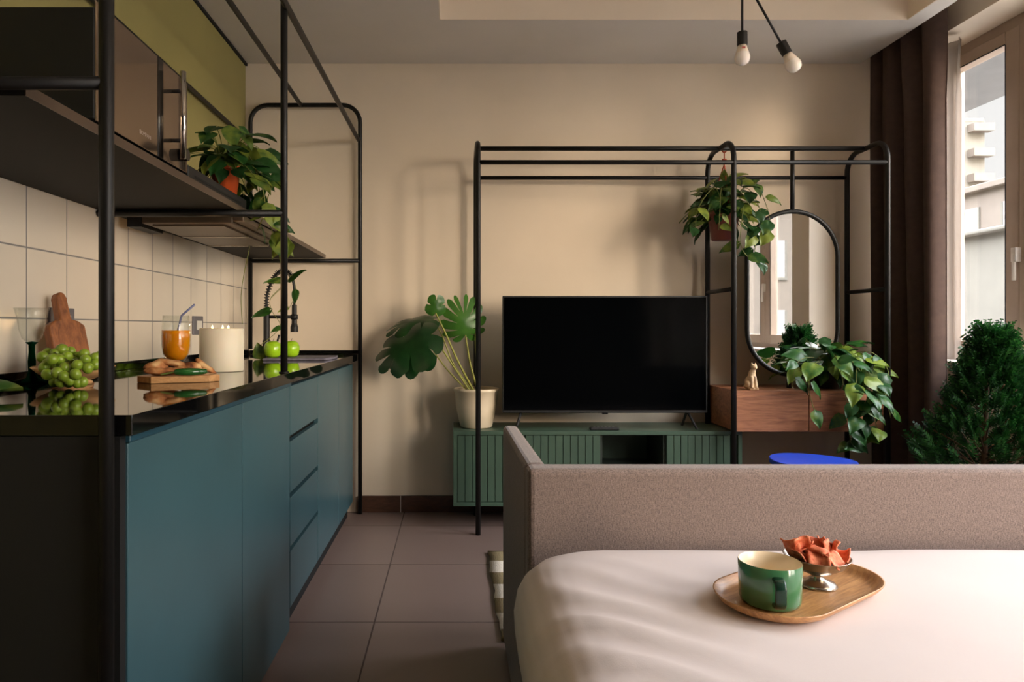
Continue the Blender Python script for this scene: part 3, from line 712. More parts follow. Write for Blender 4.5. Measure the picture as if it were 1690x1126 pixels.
brd = [(-0.817, 1.8375), (-0.681, 1.90), (-0.665, 1.935), (-0.715, 2.005), (-0.80, 1.995), (-0.872, 1.93), (-0.876, 1.885)]
tag(MB().prism([(x, y, 0.9155) for x, y in brd], (0, 0, 0), (0, 0, 0.0185)).build('bread_board', 'boardlight', bevel=0.0015), 'small light wooden board under the bread and green pepper', 'board')
def bread(label, c, ang, L, W, H, bend, tilt=0.0, curl=0.0):
    mb = MB(); rot = Matrix.Rotation(ang, 3, 'Z') @ Matrix.Rotation(tilt, 3, 'Y') @ Matrix.Rotation(curl, 3, 'X'); sd = rnd(0, 9)
    def fn(p):
        u = p.x / L
        q = Vector((p.x, p.y + bend * W * u * u, p.z + 0.25 * bend * L * u * u))
        n = noise.noise(Vector((p.x * 40 + sd, p.y * 40, p.z * 60))) * 0.006
        return q * (1 + 0.0) + Vector((0, 0, n))
    mb.ellipsoid(c, L, W, H, 28, 12, rot, fn)
    t = tag(mb.build('bread_piece', 'bread', smooth=True), label, 'bread', 'bread on the small board'); return t
random.seed(5)
zb = 0.9345
bread('curled piece of toasted bread at the open end of the small board', (-0.825, 1.90, zb + 0.019), R(60), 0.038, 0.020, 0.019, 0.5)
bread('long piece of toasted bread lying along the front of the pile', (-0.800, 1.885, zb + 0.0118), R(20), 0.055, 0.016, 0.012, 0.3)
bread('pale bread strip resting on top of the pile', (-0.785, 1.925, zb + 0.032), R(15), 0.055, 0.016, 0.011, -0.4, R(12))
bread('reddish brown bread piece in the middle of the pile', (-0.748, 1.935, zb + 0.017), R(35), 0.040, 0.024, 0.017, 0.4)
bread('flat bread piece leaning at the candle end of the board', (-0.712, 1.955, zb + 0.020), R(15), 0.036, 0.016, 0.010, 0.2, R(35))
pp = thing('green_pepper', 'glossy dark green pepper on the small board in front of the bread', 'pepper', (-0.74, 1.89, zb))
pts = spline([(-0.765, 1.868, zb + 0.0105), (-0.74, 1.872, zb + 0.011), (-0.715, 1.885, zb + 0.0105), (-0.692, 1.905, zb + 0.0105)], 8)
MB().tube(pts, lambda q: 0.0105 * max(0.12, math.sin(math.pi * min(1, 0.12 + q * 0.8)) ** 0.4), 18).build('flesh', 'pepper', pp, smooth=True)
MB().tube(spline([(-0.764, 1.868, zb + 0.0105), (-0.785, 1.862, zb + 0.007), (-0.80, 1.858, zb + 0.004)], 6), 0.0024, 8).build('stalk', 'stem', pp, smooth=True)

# ------------------------------------------------------------------ wine glass, paddle board, fruit bowl
gw = (-1.145, 1.85, 0.9155)
wg = thing('wine_glass', 'empty wine glass with a dark green stem beside the grapes', 'wine glass', gw)
MB().lathe([(0, 0), (0.042, 0), (0.043, 0.002), (0.030, 0.007), (0.014, 0.016), (0.009, 0.03), (0.010, 0.06), (0.0075, 0.085), (0.008, 0.105), (0.016, 0.112), (0, 0.114)], gw, 40).build('stem', 'greenglass', wg, smooth=True)
o_ = [(0.0, 0.1145), (0.017, 0.115), (0.024, 0.122), (0.031, 0.145), (0.035, 0.175), (0.043, 0.204)]
MB().lathe(o_ + [(r - 0.0012 if r > 0.002 else 0, z + 0.001) for r, z in o_[::-1]], gw, 44).build('bowl', 'thinglass', wg, smooth=True)
# paddle board leaning on the tiles
pd = thing('paddle_board', 'brown wooden paddle board with handle leaning on the white tiles', 'cutting board', (-1.12, 2.03, 0.9155))
def paddle(z, pts): return pts
outl = []
for (u, v) in ((-0.068, 0.0), (0.068, 0.0), (0.068, 0.165), (0.045, 0.18), (0.022, 0.185), (0.02, 0.2), (0.019, 0.255), (0.012, 0.27), (0, 0.274), (-0.012, 0.27), (-0.019, 0.255), (-0.02, 0.2), (-0.022, 0.185), (-0.045, 0.18), (-0.068, 0.165)):
    outl.append((u * 0.86, v * 0.94))
lean = math.atan2(0.075, 0.27)
rotz = Matrix.Rotation(R(-22), 3, 'Z')
def pb(u, v, w_):
    q = Vector((-v * math.sin(lean) + w_ * math.cos(lean), u, v * math.cos(lean) + w_ * math.sin(lean)))
    return Vector((-1.115, 1.985, 0.9165)) + rotz @ q
body = [p for p in outl if p[1] <= 0.19]; body = [o for o in outl]
mb = MB(); n = len(outl)
mb.add([pb(u, v, 0.03) for u, v in outl] + [pb(u, v, 0.0) for u, v in outl], [tuple(range(n)), tuple(range(n, 2 * n))[::-1]] + [(i, n + i, n + (i + 1) % n, (i + 1) % n) for i in range(n)])
mb.build('blade', 'board', pd, bevel=0.005)
fb = (-1.02, 1.83, 0.9155)
bw = thing('fruit_bowl', 'shallow pale wooden footed bowl holding green grapes', 'bowl', fb)
MB().lathe([(0, 0.0), (0.045, 0), (0.045, 0.007), (0.035, 0.009), (0.055, 0.016), (0.083, 0.030), (0.101, 0.047), (0.098, 0.049), (0.079, 0.036), (0.05, 0.022), (0, 0.018)], fb, 56).build('shell', 'peachwood', bw, smooth=True)
kw = tag(MB().ellipsoid((-1.085, 1.86, 0.985), 0.027, 0.031, 0.026, 24, 14).build('kiwi_fruit', 'kiwi', smooth=True), 'brown fuzzy kiwi at the back of the grape bowl', 'kiwi')
def grapes(label, spots, stempts, loc):
    t = thing('grape_bunch', label, 'grapes', loc, None)
    for (x, y, d, s) in spots:
        p = P(x / 4.69, 460 + y / 4.69, d); e = rnd(0.95, 1.06); p.z = max(p.z, 0.9158 + s * 1.15)
        MB().ellipsoid(p, s, s, s * 1.08 * e, 18, 12, Matrix.Rotation(rnd(0, 1), 3, 'X') @ Matrix.Rotation(rnd(0, 3), 3, 'Z')).build('grape', 'grape', t, smooth=True)
    sm = MB()
    for a in stempts: sm.tube(spline([P(x / 4.69, 460 + y / 4.69, d) for x, y, d in a], 5), 0.0013, 6)
    sm.build('stalk', 'vine', t, smooth=True)
g = 0.0132
spots = [(405, 625, 1.70, g), (462, 628, 1.72, g), (520, 602, 1.74, g), (480, 552, 1.77, g * 1.2), (430, 580, 1.76, g), (368, 660, 1.73, g), (335, 610, 1.75, g * 1.2), (372, 575, 1.78, g), (545, 565, 1.79, g),
         (600, 670, 1.70, g), (662, 628, 1.73, g), (655, 585, 1.76, g), (680, 692, 1.71, g), (738, 612, 1.75, g), (735, 668, 1.74, g), (775, 600, 1.77, g), (785, 655, 1.76, g), (610, 605, 1.79, g), (820, 625, 1.78, g), (560, 635, 1.77, g),
         (440, 730, 1.665, g), (365, 742, 1.69, g), (497, 757, 1.665, g), (470, 800, 1.68, g), (540, 790, 1.675, g), (422, 822, 1.70, g), (600, 805, 1.685, g), (585, 742, 1.67, g), (638, 800, 1.69, g), (500, 690, 1.70, g), (340, 690, 1.72, g), (530, 820, 1.70, g), (560, 700, 1.73, g), (450, 680, 1.73, g)]
random.seed(3)
grapes('bunch of green grapes heaped in the pale bowl and spilling on the worktop', spots, [((540, 640, 1.72), (590, 625, 1.71), (640, 640, 1.75)), ((500, 650, 1.72), (540, 640, 1.72), (535, 700, 1.70), (560, 760, 1.67)), ((420, 570, 1.75), (470, 600, 1.72), (540, 640, 1.72)), ((540, 640, 1.72), (650, 610, 1.74), (760, 640, 1.74))], fb)

# ------------------------------------------------------------------ tv wall rack
rk = thing('clothes_rack', 'large black tubular rack framing the television and the mirror', 'rack', (1.2, 3.7, 0))
Y0, Y1, ZT_ = 3.52, 3.885, 2.042
RT = 0.0135
for X in (0.122, 1.44, 2.234):
    MB().tube(fillet([(X, Y0, 0.001), (X, Y0, ZT_), (X, Y1, ZT_), (X, Y1, 0.001)], 0.1), RT).build('hoop', 'black', rk, smooth=True)
    if X > 1: MB().tube([(X, Y0, 1.268), (X, Y1, 1.268)], 0.0115).build('side_bar', 'black', rk, smooth=True)
MB().tube([(0.122, Y0, 1.921), (2.234, Y0, 1.921)], 0.0115).build('rail', 'black', rk, smooth=True)
MB().tube([(0.122, 3.71, ZT_), (2.234, 3.71, ZT_)], 0.0125).build('rail', 'black', rk, smooth=True)
MB().tube([(0.122, Y1, 1.921), (2.234, Y1, 1.921)], 0.0115).build('rail', 'black', rk, smooth=True)
# mirror
mx, my = 1.836, 3.71
mr = thing('oval_mirror', 'tall pill-shaped mirror in a black frame above the wooden drawers', 'mirror', (mx, my, 0.75))
MW, MZ0, MZ1 = 0.246, 0.812, 1.700
def pill(r, n=28):
    o = []
    for k in range(n + 1):
        a = math.pi * k / n; o.append((mx + r * math.cos(a), MZ1 - MW + r * math.sin(a)))
    for k in range(n + 1):
        a = math.pi + math.pi * k / n; o.append((mx + r * math.cos(a), MZ0 + MW + r * math.sin(a)))
    return o
pts = [(x, my, z) for x, z in pill(MW)]; pts.append(pts[0]); pts.append(pts[1])
MB().tube(pts, 0.0125, 12, caps=False).build('frame', 'black', mr, smooth=True)
MB().prism([(x, my - 0.001, z) for x, z in pill(MW - 0.003)], (0, 0, 0), (0, 0.006, 0)).build('mirror_glass', 'mirror', mr)
MB().tube([(mx, my, MZ1 + 0.005), (mx, my, ZT_ - 0.014)], 0.0115).build('hanger_bar', 'black', mr, smooth=True)
MB().tube([(mx - 0.02, my, 0.7425), (mx - 0.02, my, MZ0 - 0.003)], 0.0115).build('foot_bar', 'black', mr, smooth=True)

# floating walnut drawer unit
du = thing('drawer_unit', 'walnut two-drawer console held between the rack posts under the mirror', 'console', (1.84, 3.7, 0.53))
VX0, VX1, VZ0, VZ1 = 1.455, 2.219, 0.531, 0.741
MB().box(VX0, VX1, 3.535, 3.93, VZ1 - 0.02, VZ1).box(VX0, VX1, 3.545, 3.93, VZ0, VZ0 + 0.018).box(VX0, VX0 + 0.018, 3.545, 3.93, VZ0 + 0.018, VZ1 - 0.02).box(VX1 - 0.018, VX1, 3.545, 3.93, VZ0 + 0.018, VZ1 - 0.02).box(VX0 + 0.018, VX1 - 0.018, 3.915, 3.93, VZ0 + 0.018, VZ1 - 0.02).build('carcass', 'walnut', du)
MB().box(VX0 + 0.002, 1.828, 3.525, 3.5435, VZ0, VZ1 - 0.021).build('drawer', 'walnut', du, bevel=0.0015)
MB().box(1.832, VX1 - 0.002, 3.525, 3.5435, VZ0, VZ1 - 0.021).build('drawer', 'walnut', du, bevel=0.0015)

# cat figurine
ct = Vector((1.568, 3.60, 0.7415))
cb_ = MB()
cb_.box(ct.x - 0.024, ct.x + 0.024, ct.y - 0.034, ct.y + 0.034, ct.z, ct.z + 0.012)
e = cb_.ellipsoid
e(ct + Vector((-0.006, 0.01, 0.040)), 0.026, 0.030, 0.034); e(ct + Vector((0.0, 0.0, 0.072)), 0.019, 0.020, 0.036)
e(ct + Vector((0.004, -0.006, 0.098)), 0.013, 0.014, 0.022); e(ct + Vector((0.006, -0.012, 0.120)), 0.016, 0.018, 0.0155)
e(ct + Vector((0.008, -0.028, 0.115)), 0.008, 0.009, 0.007)
for s in (-1, 1):
    cb_.lathe([(0.0, 0.0), (0.0065, 0.0), (0.004, 0.012), (0.0, 0.022)], ct + Vector((0.006 + s * 0.0095, -0.008, 0.127)), 12)
    cb_.tube([ct + Vector((s * 0.009, -0.018, 0.072)), ct + Vector((s * 0.010, -0.024, 0.04)), ct + Vector((s * 0.010, -0.027, 0.012))], 0.0075, 10)
    e(ct + Vector((s * 0.011, -0.030, 0.014)), 0.008, 0.011, 0.006)
    e(ct + Vector((s * 0.02 - 0.004, 0.0, 0.028)), 0.012, 0.024, 0.020)
cb_.tube(spline([ct + Vector((-0.02, 0.03, 0.02)), ct + Vector((-0.034, 0.012, 0.017)), ct + Vector((-0.03, -0.012, 0.017))], 6), 0.006, 10)
tag(cb_.build('cat_figurine', 'bone', remesh=0.0028), 'small pale stone cat sitting upright on the walnut drawers', 'figurine')

# philodendron on the drawer unit
ph = Vector((2.015, 3.68, 0.7415))
pt = thing('potted_philodendron', 'large heart-leaved plant trailing over the walnut drawers below the mirror', 'potted plant', ph)
pot_mesh(ph, 0.06, 0.085, 0.13).build('pot', 'charcoal', pt, smooth=True)
MB().lathe([(0, 0.112), (0.074, 0.112)], ph, 30).build('soil', 'soil', pt)
tp0 = ph + Vector((0, 0, 0.13))
D = 3.45
pothos(pt, tp0, 0.07, 92, 0.10, (0.25, 0.17, 0.17), 'philo', vines=[
    ([tp0, Q(1400, 590, 3.5), Q(1430, 640, D), Q(1425, 690, D), Q(1420, 745, D)], 12),
    ([tp0, Q(1420, 590, 3.5), Q(1450, 630, D), Q(1440, 680, D), Q(1455, 720, D)], 12),
    ([tp0, Q(1380, 590, 3.45), Q(1395, 650, D), Q(1400, 700, D), Q(1405, 740, D)], 11),
    ([tp0, Q(1345, 600, 3.46), Q(1335, 640, D), Q(1348, 690, D)], 4),
    ([tp0, Q(1430, 580, 3.5), Q(1465, 610, 3.46), Q(1462, 650, D), Q(1470, 690, D)], 6),
    ([tp0, Q(1340, 590, 3.55), Q(1315, 600, 3.5), Q(1308, 640, 3.46)], 4),
    ([tp0, Q(1410, 600, 3.45), Q(1412, 660, 3.42), Q(1420, 700, 3.42)], 5),
], vine_leaf=0.105, up_bias=0.3, seedv=21)

# hanging pothos
hp = Vector((1.462, 3.71, 1.545))
ht = thing('hanging_pothos', 'variegated trailing plant in a red-brown pot hung from the rack', 'hanging plant', hp)
pot_mesh(hp, 0.062, 0.083, 0.15).build('pot', 'redbrown', ht, smooth=True)
MB().lathe([(0, 0.132), (0.072, 0.132)], hp, 30).build('soil', 'soil', ht)
hm = MB(); tz = Vector((hp.x + 0.004, 3.71, ZT_ - 0.016))
for k in range(3):
    a = 2 * math.pi * k / 3 + 0.5
    hm.tube([hp + Vector((0.084 * math.cos(a), 0.084 * math.sin(a), 0.14)), tz - Vector((0, 0, 0.07)), tz], 0.0032, 8)
hm.lathe([(0.012, -0.004), (0.016, 0), (0.012, 0.004), (0.008, 0), (0.012, -0.004)], tz + Vector((0, 0, 0.008)), 16, axis=(0, 1, 0))
hm.box(tz.x - 0.012, tz.x + 0.012, tz.y - 0.002, tz.y + 0.002, tz.z - 0.062, tz.z - 0.04)
hm.build('hanger', 'orangecord', ht, smooth=True)
ht0 = hp + Vector((0, 0, 0.15))
pothos(ht, ht0, 0.07, 125, 0.088, (0.185, 0.16, 0.20), 'pothosdark', vines=[
    ([ht0, Q(1240, 300, 3.6), Q(1265, 340, 3.58), Q(1272, 380, 3.58), Q(1270, 400, 3.58)], 8),
    ([ht0, Q(1225, 330, 3.56), Q(1222, 400, 3.54), Q(1240, 428, 3.54), Q(1270, 432, 3.54)], 5),
    ([ht0, Q(1230, 310, 3.6), Q(1255, 350, 3.57), Q(1248, 390, 3.56), Q(1245, 425, 3.56)], 7),
    ([ht0, Q(1180, 310, 3.58), Q(1152, 345, 3.58), Q(1148, 385, 3.58)], 4),
    ([ht0, Q(1190, 310, 3.58), Q(1188, 350, 3.56), Q(1186, 380, 3.56)], 5),
], vine_leaf=0.085, up_bias=0.75, seedv=12)

# blue stool
st = thing('stool', 'cobalt blue stool tucked under the walnut drawers behind the sofa', 'stool', (1.67, 3.2, 0))
o = []
for k in range(48):
    a = 2 * math.pi * k / 48; rr = 0.188 * (1 + 0.05 * math.cos(3 * a + 0.6))
    o.append((1.672 + rr * math.cos(a), 3.2 + rr * 0.95 * math.sin(a)))
MB().prism([(x, y, 0.424) for x, y in o], (0, 0, 0), (0, 0, 0.024)).build('seat', 'blue', st, bevel=0.004)
for k in range(3):
    a = 2 * math.pi * k / 3 + 0.3
    MB().tube([(1.672 + 0.10 * math.cos(a), 3.2 + 0.10 * math.sin(a), 0.424), (1.672 + 0.16 * math.cos(a), 3.2 + 0.16 * math.sin(a), 0.001)], 0.014).build('leg', 'blue', st, smooth=True)

# ------------------------------------------------------------------ tv and tv stand
TS = thing('tv_stand', 'low sage green media console with vertical grooves under the television', 'tv stand', (0.75, 3.77, 0.126))
sx0, sx1, sy0, sy1, sz0, sz1 = -0.006, 1.517, 3.60, 3.945, 0.126, 0.522
pnl = 0.02
MB().box(sx0, sx1, sy0, sy1, sz1 - pnl, sz1).box(sx0, sx1, sy0, sy1, sz0, sz0 + pnl).box(sx0, sx0 + pnl, sy0, sy1, sz0 + pnl, sz1 - pnl).box(sx1 - pnl, sx1, sy0, sy1, sz0 + pnl, sz1 - pnl).box(sx0 + pnl, sx1 - pnl, sy1 - 0.012, sy1, sz0 + pnl, sz1 - pnl).build('carcass', 'green', TS, bevel=0.001)
def slats(x0, x1, name='door'):
    n = max(1, round((x1 - x0) / 0.0381)); wd = (x1 - x0) / n; m = MB().box(x0, x1, sy0 + 0.013, sy0 + 0.02, sz0 + 0.023, sz1 - 0.023)
    for k in range(n): m.box(x0 + k * wd + 0.0018, x0 + (k + 1) * wd - 0.0018, sy0 + 0.004, sy0 + 0.0129, sz0 + 0.023, sz1 - 0.023)
    return m.build(name, 'green', TS, bevel=0.0008)
nx0, nx1 = 0.772, 1.118
slats(sx0 + 0.022, 0.372); slats(0.376, nx0 - 0.002); slats(nx1 + 0.002, sx1 - 0.06)
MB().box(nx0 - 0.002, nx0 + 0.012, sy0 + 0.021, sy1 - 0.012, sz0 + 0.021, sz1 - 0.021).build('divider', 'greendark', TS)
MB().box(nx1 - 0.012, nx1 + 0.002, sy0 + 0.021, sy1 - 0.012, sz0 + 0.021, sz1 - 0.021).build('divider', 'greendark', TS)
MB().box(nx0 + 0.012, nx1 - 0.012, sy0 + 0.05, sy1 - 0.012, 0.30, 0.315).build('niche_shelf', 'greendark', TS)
for x in (0.35, 1.25):
    for y in (3.82, 3.92): MB().box(x - 0.02, x + 0.02, y - 0.02, y + 0.02, 0.0005, sz0).build('leg', 'blackmatte', TS)
tv = thing('television', 'large black flat-screen TV standing on the sage green console', 'television', (0.805, 3.68, 0.523))
vx0, vx1, vz0, vz1, vy = 0.258, 1.352, 0.612, 1.238, 3.65
MB().box(vx0, vx1, vy, vy + 0.03, vz0, vz1).box(vx0 + 0.2, vx1 - 0.2, vy + 0.031, vy + 0.06, vz0 + 0.03, vz0 + 0.35).build('housing', 'blackmatte', tv, bevel=0.003)
MB().box(vx0 + 0.008, vx1 - 0.008, vy - 0.002, vy - 0.0005, vz0 + 0.016, vz1 - 0.008).build('screen', 'screen', tv)
MB().box(0.79, 0.82, vy - 0.004, vy + 0.01, vz0 - 0.006, vz0 - 0.0005).build('sensor', 'blackgloss', tv)
for x, s in ((0.36, -1), (1.25, 1)):
    MB().tube([(x, vy + 0.02, vz0 + 0.01), (x + s * 0.035, vy - 0.035, 0.53)], 0.007, 8).tube([(x, vy + 0.02, vz0 + 0.01), (x + s * 0.01, vy + 0.13, 0.53)], 0.007, 8).build('stand_leg', 'blackmatte', tv, smooth=True)
rm = thing('remote_control', 'slim black remote control lying on the sage green console', 'remote', (0.80, 3.66, 0.523))
MB().box(0.722, 0.876, 3.622, 3.662, 0.523, 0.538).build('shell', 'blackmatte', rm, bevel=0.004)
for k in range(6): MB().box(0.742 + k * 0.02, 0.752 + k * 0.02, 3.634, 3.65, 0.5381, 0.5395).build('button', 'greyplate', rm)

# ------------------------------------------------------------------ monstera
mp = Vector((0.12, 3.76, 0.5225))
mo = thing('potted_monstera', 'monstera with split leaves in a cream pot on the sage green console', 'potted plant', mp)
MB().lathe([(0, 0), (0.082, 0), (0.088, 0.006), (0.113, 0.12), (0.118, 0.195), (0.124, 0.198), (0.126, 0.207), (0.122, 0.214), (0.115, 0.212), (0.111, 0.19), (0.08, 0.03), (0, 0.02)], mp, 56).build('pot', 'cream', mo, smooth=True)
MB().lathe([(0, 0.185), (0.112, 0.185)], mp, 36).build('soil', 'soil', mo)
def monstera(base, dirv, up, L, W, mt, nl=5, droop=0.3, gap=0.35, cut=0.42):
    d = Vector(dirv).normalized(); s = d.cross(Vector(up)).normalized(); nrm = s.cross(d).normalized(); base = Vector(base); mb = MB()
    def put(x, y):
        rr = y / L
        z = -droop * L * max(0, rr) ** 2 - 0.55 * (x * x) / W * 0.5 + 0.02 * L * math.sin(11 * rr) * min(1, abs(x) / W * 2)
        return base + s * x + d * y + nrm * z
    for sg in (-1, 1):
        for i in range(nl):
            rows = []
            for a in range(10):
                q = a / 9; row = []
                for b in range(6):
                    u = b / 5
                    sh = max(0, (q - cut) / (1 - cut))
                    uu = 0.5 + (u - 0.5) * (1 - gap * sh ** 0.6 * (1.0 if 0 <= i else 0)) 
                    tt = (i + uu) / nl
                    ang = R(150 - 138 * tt ** 0.85)         # lobes turn from backward to forward
                    ln = W * (0.95 + 0.35 * math.sin(math.pi * tt)) * (1 - 0.25 * tt ** 3) * (0.55 + 0.45 * min(1, tt * 4))
                    rnd_tip = 1 - 0.16 * (2 * u - 1) ** 2 * (1 if q > 0.6 else q / 0.6)
                    r0 = tt * L * 0.80
                    row.append(put(sg * math.sin(ang) * ln * q * rnd_tip, r0 + math.cos(ang) * ln * q * rnd_tip))
                rows.append(row)
            mb.grid(rows)
    o = mb.build('leaf', mt, mo, smooth=True, weld=True); return o
def ptl(pts, r=0.005): MB().tube(spline(pts, 8), r, 8, r1=r * 0.65).build('petiole', 'petiole', mo, smooth=True)
s0 = mp + Vector((0.0, 0, 0.19))
b1 = P(712, 552, 3.62); monstera(b1, (-1, -0.12, -0.30), (-0.25, -0.75, 0.6), 0.30, 0.135, 'monstera', 4, 0.32, 0.15, 0.5)
b2 = P(706, 560, 3.72); monstera(b2, (-0.72, -0.2, -0.42), (-0.3, -0.75, 0.55), 0.22, 0.12, 'monstera', 4, 0.3, 0.16, 0.55)
b5 = P(715, 527, 3.76); monstera(b5, (-1, -0.1, 0.08), (-0.1, -0.45, 0.9), 0.24, 0.10, 'monstera', 4, 0.4, 0.2, 0.5)
b3 = P(719, 517, 3.66); monstera(b3, (0.10, -0.25, 1), (0.2, -1, -0.2), 0.085, 0.048, 'monsteranew', 2, 0.2, 0.12, 0.6)
b4 = P(768, 553, 3.74); monstera(b4, (0.0, -0.35, 0.62), (0.15, -1, 0.3), 0.135, 0.105, 'monsteranew', 6, 0.55, 0.24, 0.35)
b6 = P(775, 520, 3.76)
ptl([s0 + Vector((-0.03, 0, 0)), P(745, 600, 3.72), P(722, 565, 3.66), b1])
ptl([s0 + Vector((-0.04, 0.01, 0)), P(738, 610, 3.75), P(716, 580, 3.73), b2])
ptl([s0 + Vector((-0.01, 0, 0)), P(755, 595, 3.72), P(735, 550, 3.68), b3], 0.006)
ptl([s0 + Vector((0.01, 0.0, 0)), P(776, 600, 3.75), P(771, 570, 3.74), b4], 0.006)
ptl([s0 + Vector((-0.02, 0.02, 0)), P(748, 600, 3.77), P(730, 555, 3.77), b5])
ptl([s0 + Vector((0.02, 0.02, 0)), P(785, 570, 3.76), P(787, 500, 3.76), P(786, 478, 3.76)], 0.005)

# ------------------------------------------------------------------ sofa, rug, bed
SA, SY0, SY1 = 0.163, 1.515, 2.30
so = thing('sofa', 'taupe fabric sofa seen from behind, facing the television', 'sofa', (1.0, 1.9, 0))
MB().prism([(SA, SY0 + 0.066, 0.03), (SA, SY1, 0.03), (SA, SY1, 0.738), (SA, SY0 + 0.066, 0.752)], (0, 0, 0), (0.05, 0, 0)).build('arm', 'sofa', so, bevel=0.014)
MB().prism([(2.025, SY0 + 0.066, 0.03), (2.025, SY1, 0.03), (2.025, SY1, 0.738), (2.025, SY0 + 0.066, 0.752)], (0, 0, 0), (0.05, 0, 0)).build('arm', 'sofa', so, bevel=0.014)
MB().box(SA, 2.075, SY0 - 0.004, SY0 + 0.0655, 0.03, 0.753).build('back', 'sofa', so, bevel=0.014)
MB().box(SA + 0.077, 1.998, SY0 + 0.092, SY1 - 0.02, 0.06, 0.28).build('base', 'sofa', so, bevel=0.01)
for a, b in ((SA + 0.08, 1.115), (1.12, 1.995)):
    MB().box(a, b, SY0 + 0.2, SY1, 0.282, 0.44).build('seat_cushion', 'sofa', so, bevel=0.03)
for x in (SA + 0.03, 2.04):
    for y in (SY0 + 0.05, SY1 - 0.06): MB().box(x - 0.02, x + 0.02, y - 0.02, y + 0.02, 0.0005, 0.031).build('foot', 'blackmatte', so)
rg = MB(); rows = []
for i in range(40):
    y = 2.315 + (3.23 - 2.315) * i / 39; row = []
    for j in range(24):
        x0_ = 0.158 + 0.0045 * math.sin(i * 0.4) + 0.002 * math.sin(i * 1.1)
        x = x0_ + (1.38 - x0_) * j / 23
        row.append((x, y, 0.007 + 0.003 * (0.5 + 0.5 * math.sin(i * 0.4)) * math.exp(-j * 0.6)))
    rows.append(row)
ro = rg.grid(rows).build('rug', 'rug', smooth=True, solid=0.008)
tag(ro, 'olive and white striped rug on the tiles in front of the sofa', 'rug')

bd = thing('bed', 'bed with blush white sheet pushed against the sofa back', 'bed', (1.15, 0.75, 0))
bx0, bx1, by0, by1 = 0.118, 2.12, 0.0, 1.494
bcx, bcy, ba, bb_ = (bx0 + bx1) / 2, (by0 + by1) / 2, (bx1 - bx0) / 2, (by1 - by0) / 2
def ring(inset, z, n=240, rc=0.13):
    out = []; a = ba - inset; b = bb_ - inset; rr = max(0.02, rc - inset * 0.4)
    per = []
    cs = [(a - rr, b - rr, 0), (-(a - rr), b - rr, 90), (-(a - rr), -(b - rr), 180), (a - rr, -(b - rr), 270)]
    for (x, y, a0) in cs:
        for k in range(13): 
            t_ = R(a0 + 90 * k / 12); per.append(Vector((x + rr * math.cos(t_), y + rr * math.sin(t_), 0)))
    per.append(per[0]); L = [0]
    for i in range(1, len(per)): L.append(L[-1] + (per[i] - per[i - 1]).length)
    j = 0
    for k in range(n):
        s_ = L[-1] * k / n
        while L[j + 1] < s_: j += 1
        q = (s_ - L[j]) / max(1e-9, L[j + 1] - L[j]); p = per[j].lerp(per[j + 1], q); out.append((bcx + p.x, bcy + p.y, z))
    return out
ZM = 0.612
rings = []
prof = [(0.05, 0.24), (0.034, 0.26), (0.024, 0.32), (0.010, 0.40), (0.002, 0.46), (0.0, 0.50), (0.006, 0.535), (0.020, 0.565), (0.042, 0.588), (0.07, 0.601), (0.105, 0.608), (0.16, ZM), (0.24, ZM + 0.003), (0.34, ZM + 0.004), (0.5, ZM + 0.004), (0.66, ZM + 0.004)]
import bisect
fine = []
for i in range(len(prof) - 1):
    for k in range(3):
        q = k / 3; fine.append((prof[i][0] + (prof[i + 1][0] - prof[i][0]) * q, prof[i][1] + (prof[i + 1][1] - prof[i][1]) * q))
fine.append(prof[-1])
mb = MB(); n = 240
for ins, z in fine:
    rg_ = ring(ins, z, n); o = []
    for (x, y, zz) in rg_:
        v = Vector((x, y, zz))
        if zz > 0.3:
            # pulled folds radiating down the left edge
            wgt = math.exp(-((x - 0.25) / 0.15) ** 2) * math.exp(-((y - 0.98) / 0.28) ** 2)
            ph_ = (y * 0.85 + x * 0.75)
            fold = (0.5 + 0.5 * math.sin(ph_ * 66 + 2.8 * noise.noise(Vector((x * 5, y * 5, 0))))) ** 2
            dz_ = 0.011 * wgt * (fold - 0.3) + 0.005 * noise.noise(Vector((x * 3.1, y * 3.1, zz * 2))) * min(1, max(0, (Vector((x - 0.58, y - 1.15)).length - 0.2) / 0.2))
            v += Vector((-0.35 * dz_, 0, dz_))
        o.append(v)
    mb.v += [tuple(p) for p in o]
for i in range(len(fine) - 1):
    for k in range(n):
        k2 = (k + 1) % n; mb.f.append((i * n + k, i * n + k2, (i + 1) * n + k2, (i + 1) * n + k))
mb.f.append(tuple(range((len(fine) - 1) * n, len(fine) * n))); mb.f.append(tuple(range(n))[::-1])
mb.build('mattress', 'sheet', bd, smooth=True)
MB().box(0.20, 2.07, 0.04, 1.47, 0.06, 0.238).build('bed_base', 'sofa', bd, bevel=0.015)
for x in (0.28, 2.0):
    for y in (0.12, 1.38): MB().box(x - 0.03, x + 0.03, y - 0.03, y + 0.03, 0.0005, 0.06).build('leg', 'parquetbrown', bd)

# ------------------------------------------------------------------ tray, mug, dish of chips
ZTR = 0.6185
tang = math.atan2(0.092, 0.132); tcx, tcy = 0.58, 1.148
def stad(r, hs, n=20):
    o = []
    for k in range(n + 1): a = -math.pi / 2 + math.pi * k / n; o.append((hs + r * math.cos(a), r * math.sin(a)))
    for k in range(n + 1): a = math.pi / 2 + math.pi * k / n; o.append((-hs + r * math.cos(a), r * math.sin(a)))
    return o
trg = MB(); rr_ = []
for (r_, z) in ((0.055, 0.0), (0.070, 0.0), (0.082, 0.006), (0.090, 0.016), (0.0905, 0.0185), (0.088, 0.018), (0.080, 0.0105), (0.070, 0.006), (0.055, 0.0055)):
    rr_.append([Vector((x, y, z)) for x, y in stad(r_, 0.081)])
nn = len(rr_[0]); trg.v = [tuple(Vector((tcx, tcy, ZTR)) + Matrix.Rotation(tang, 3, 'Z') @ p) for q in rr_ for p in q]
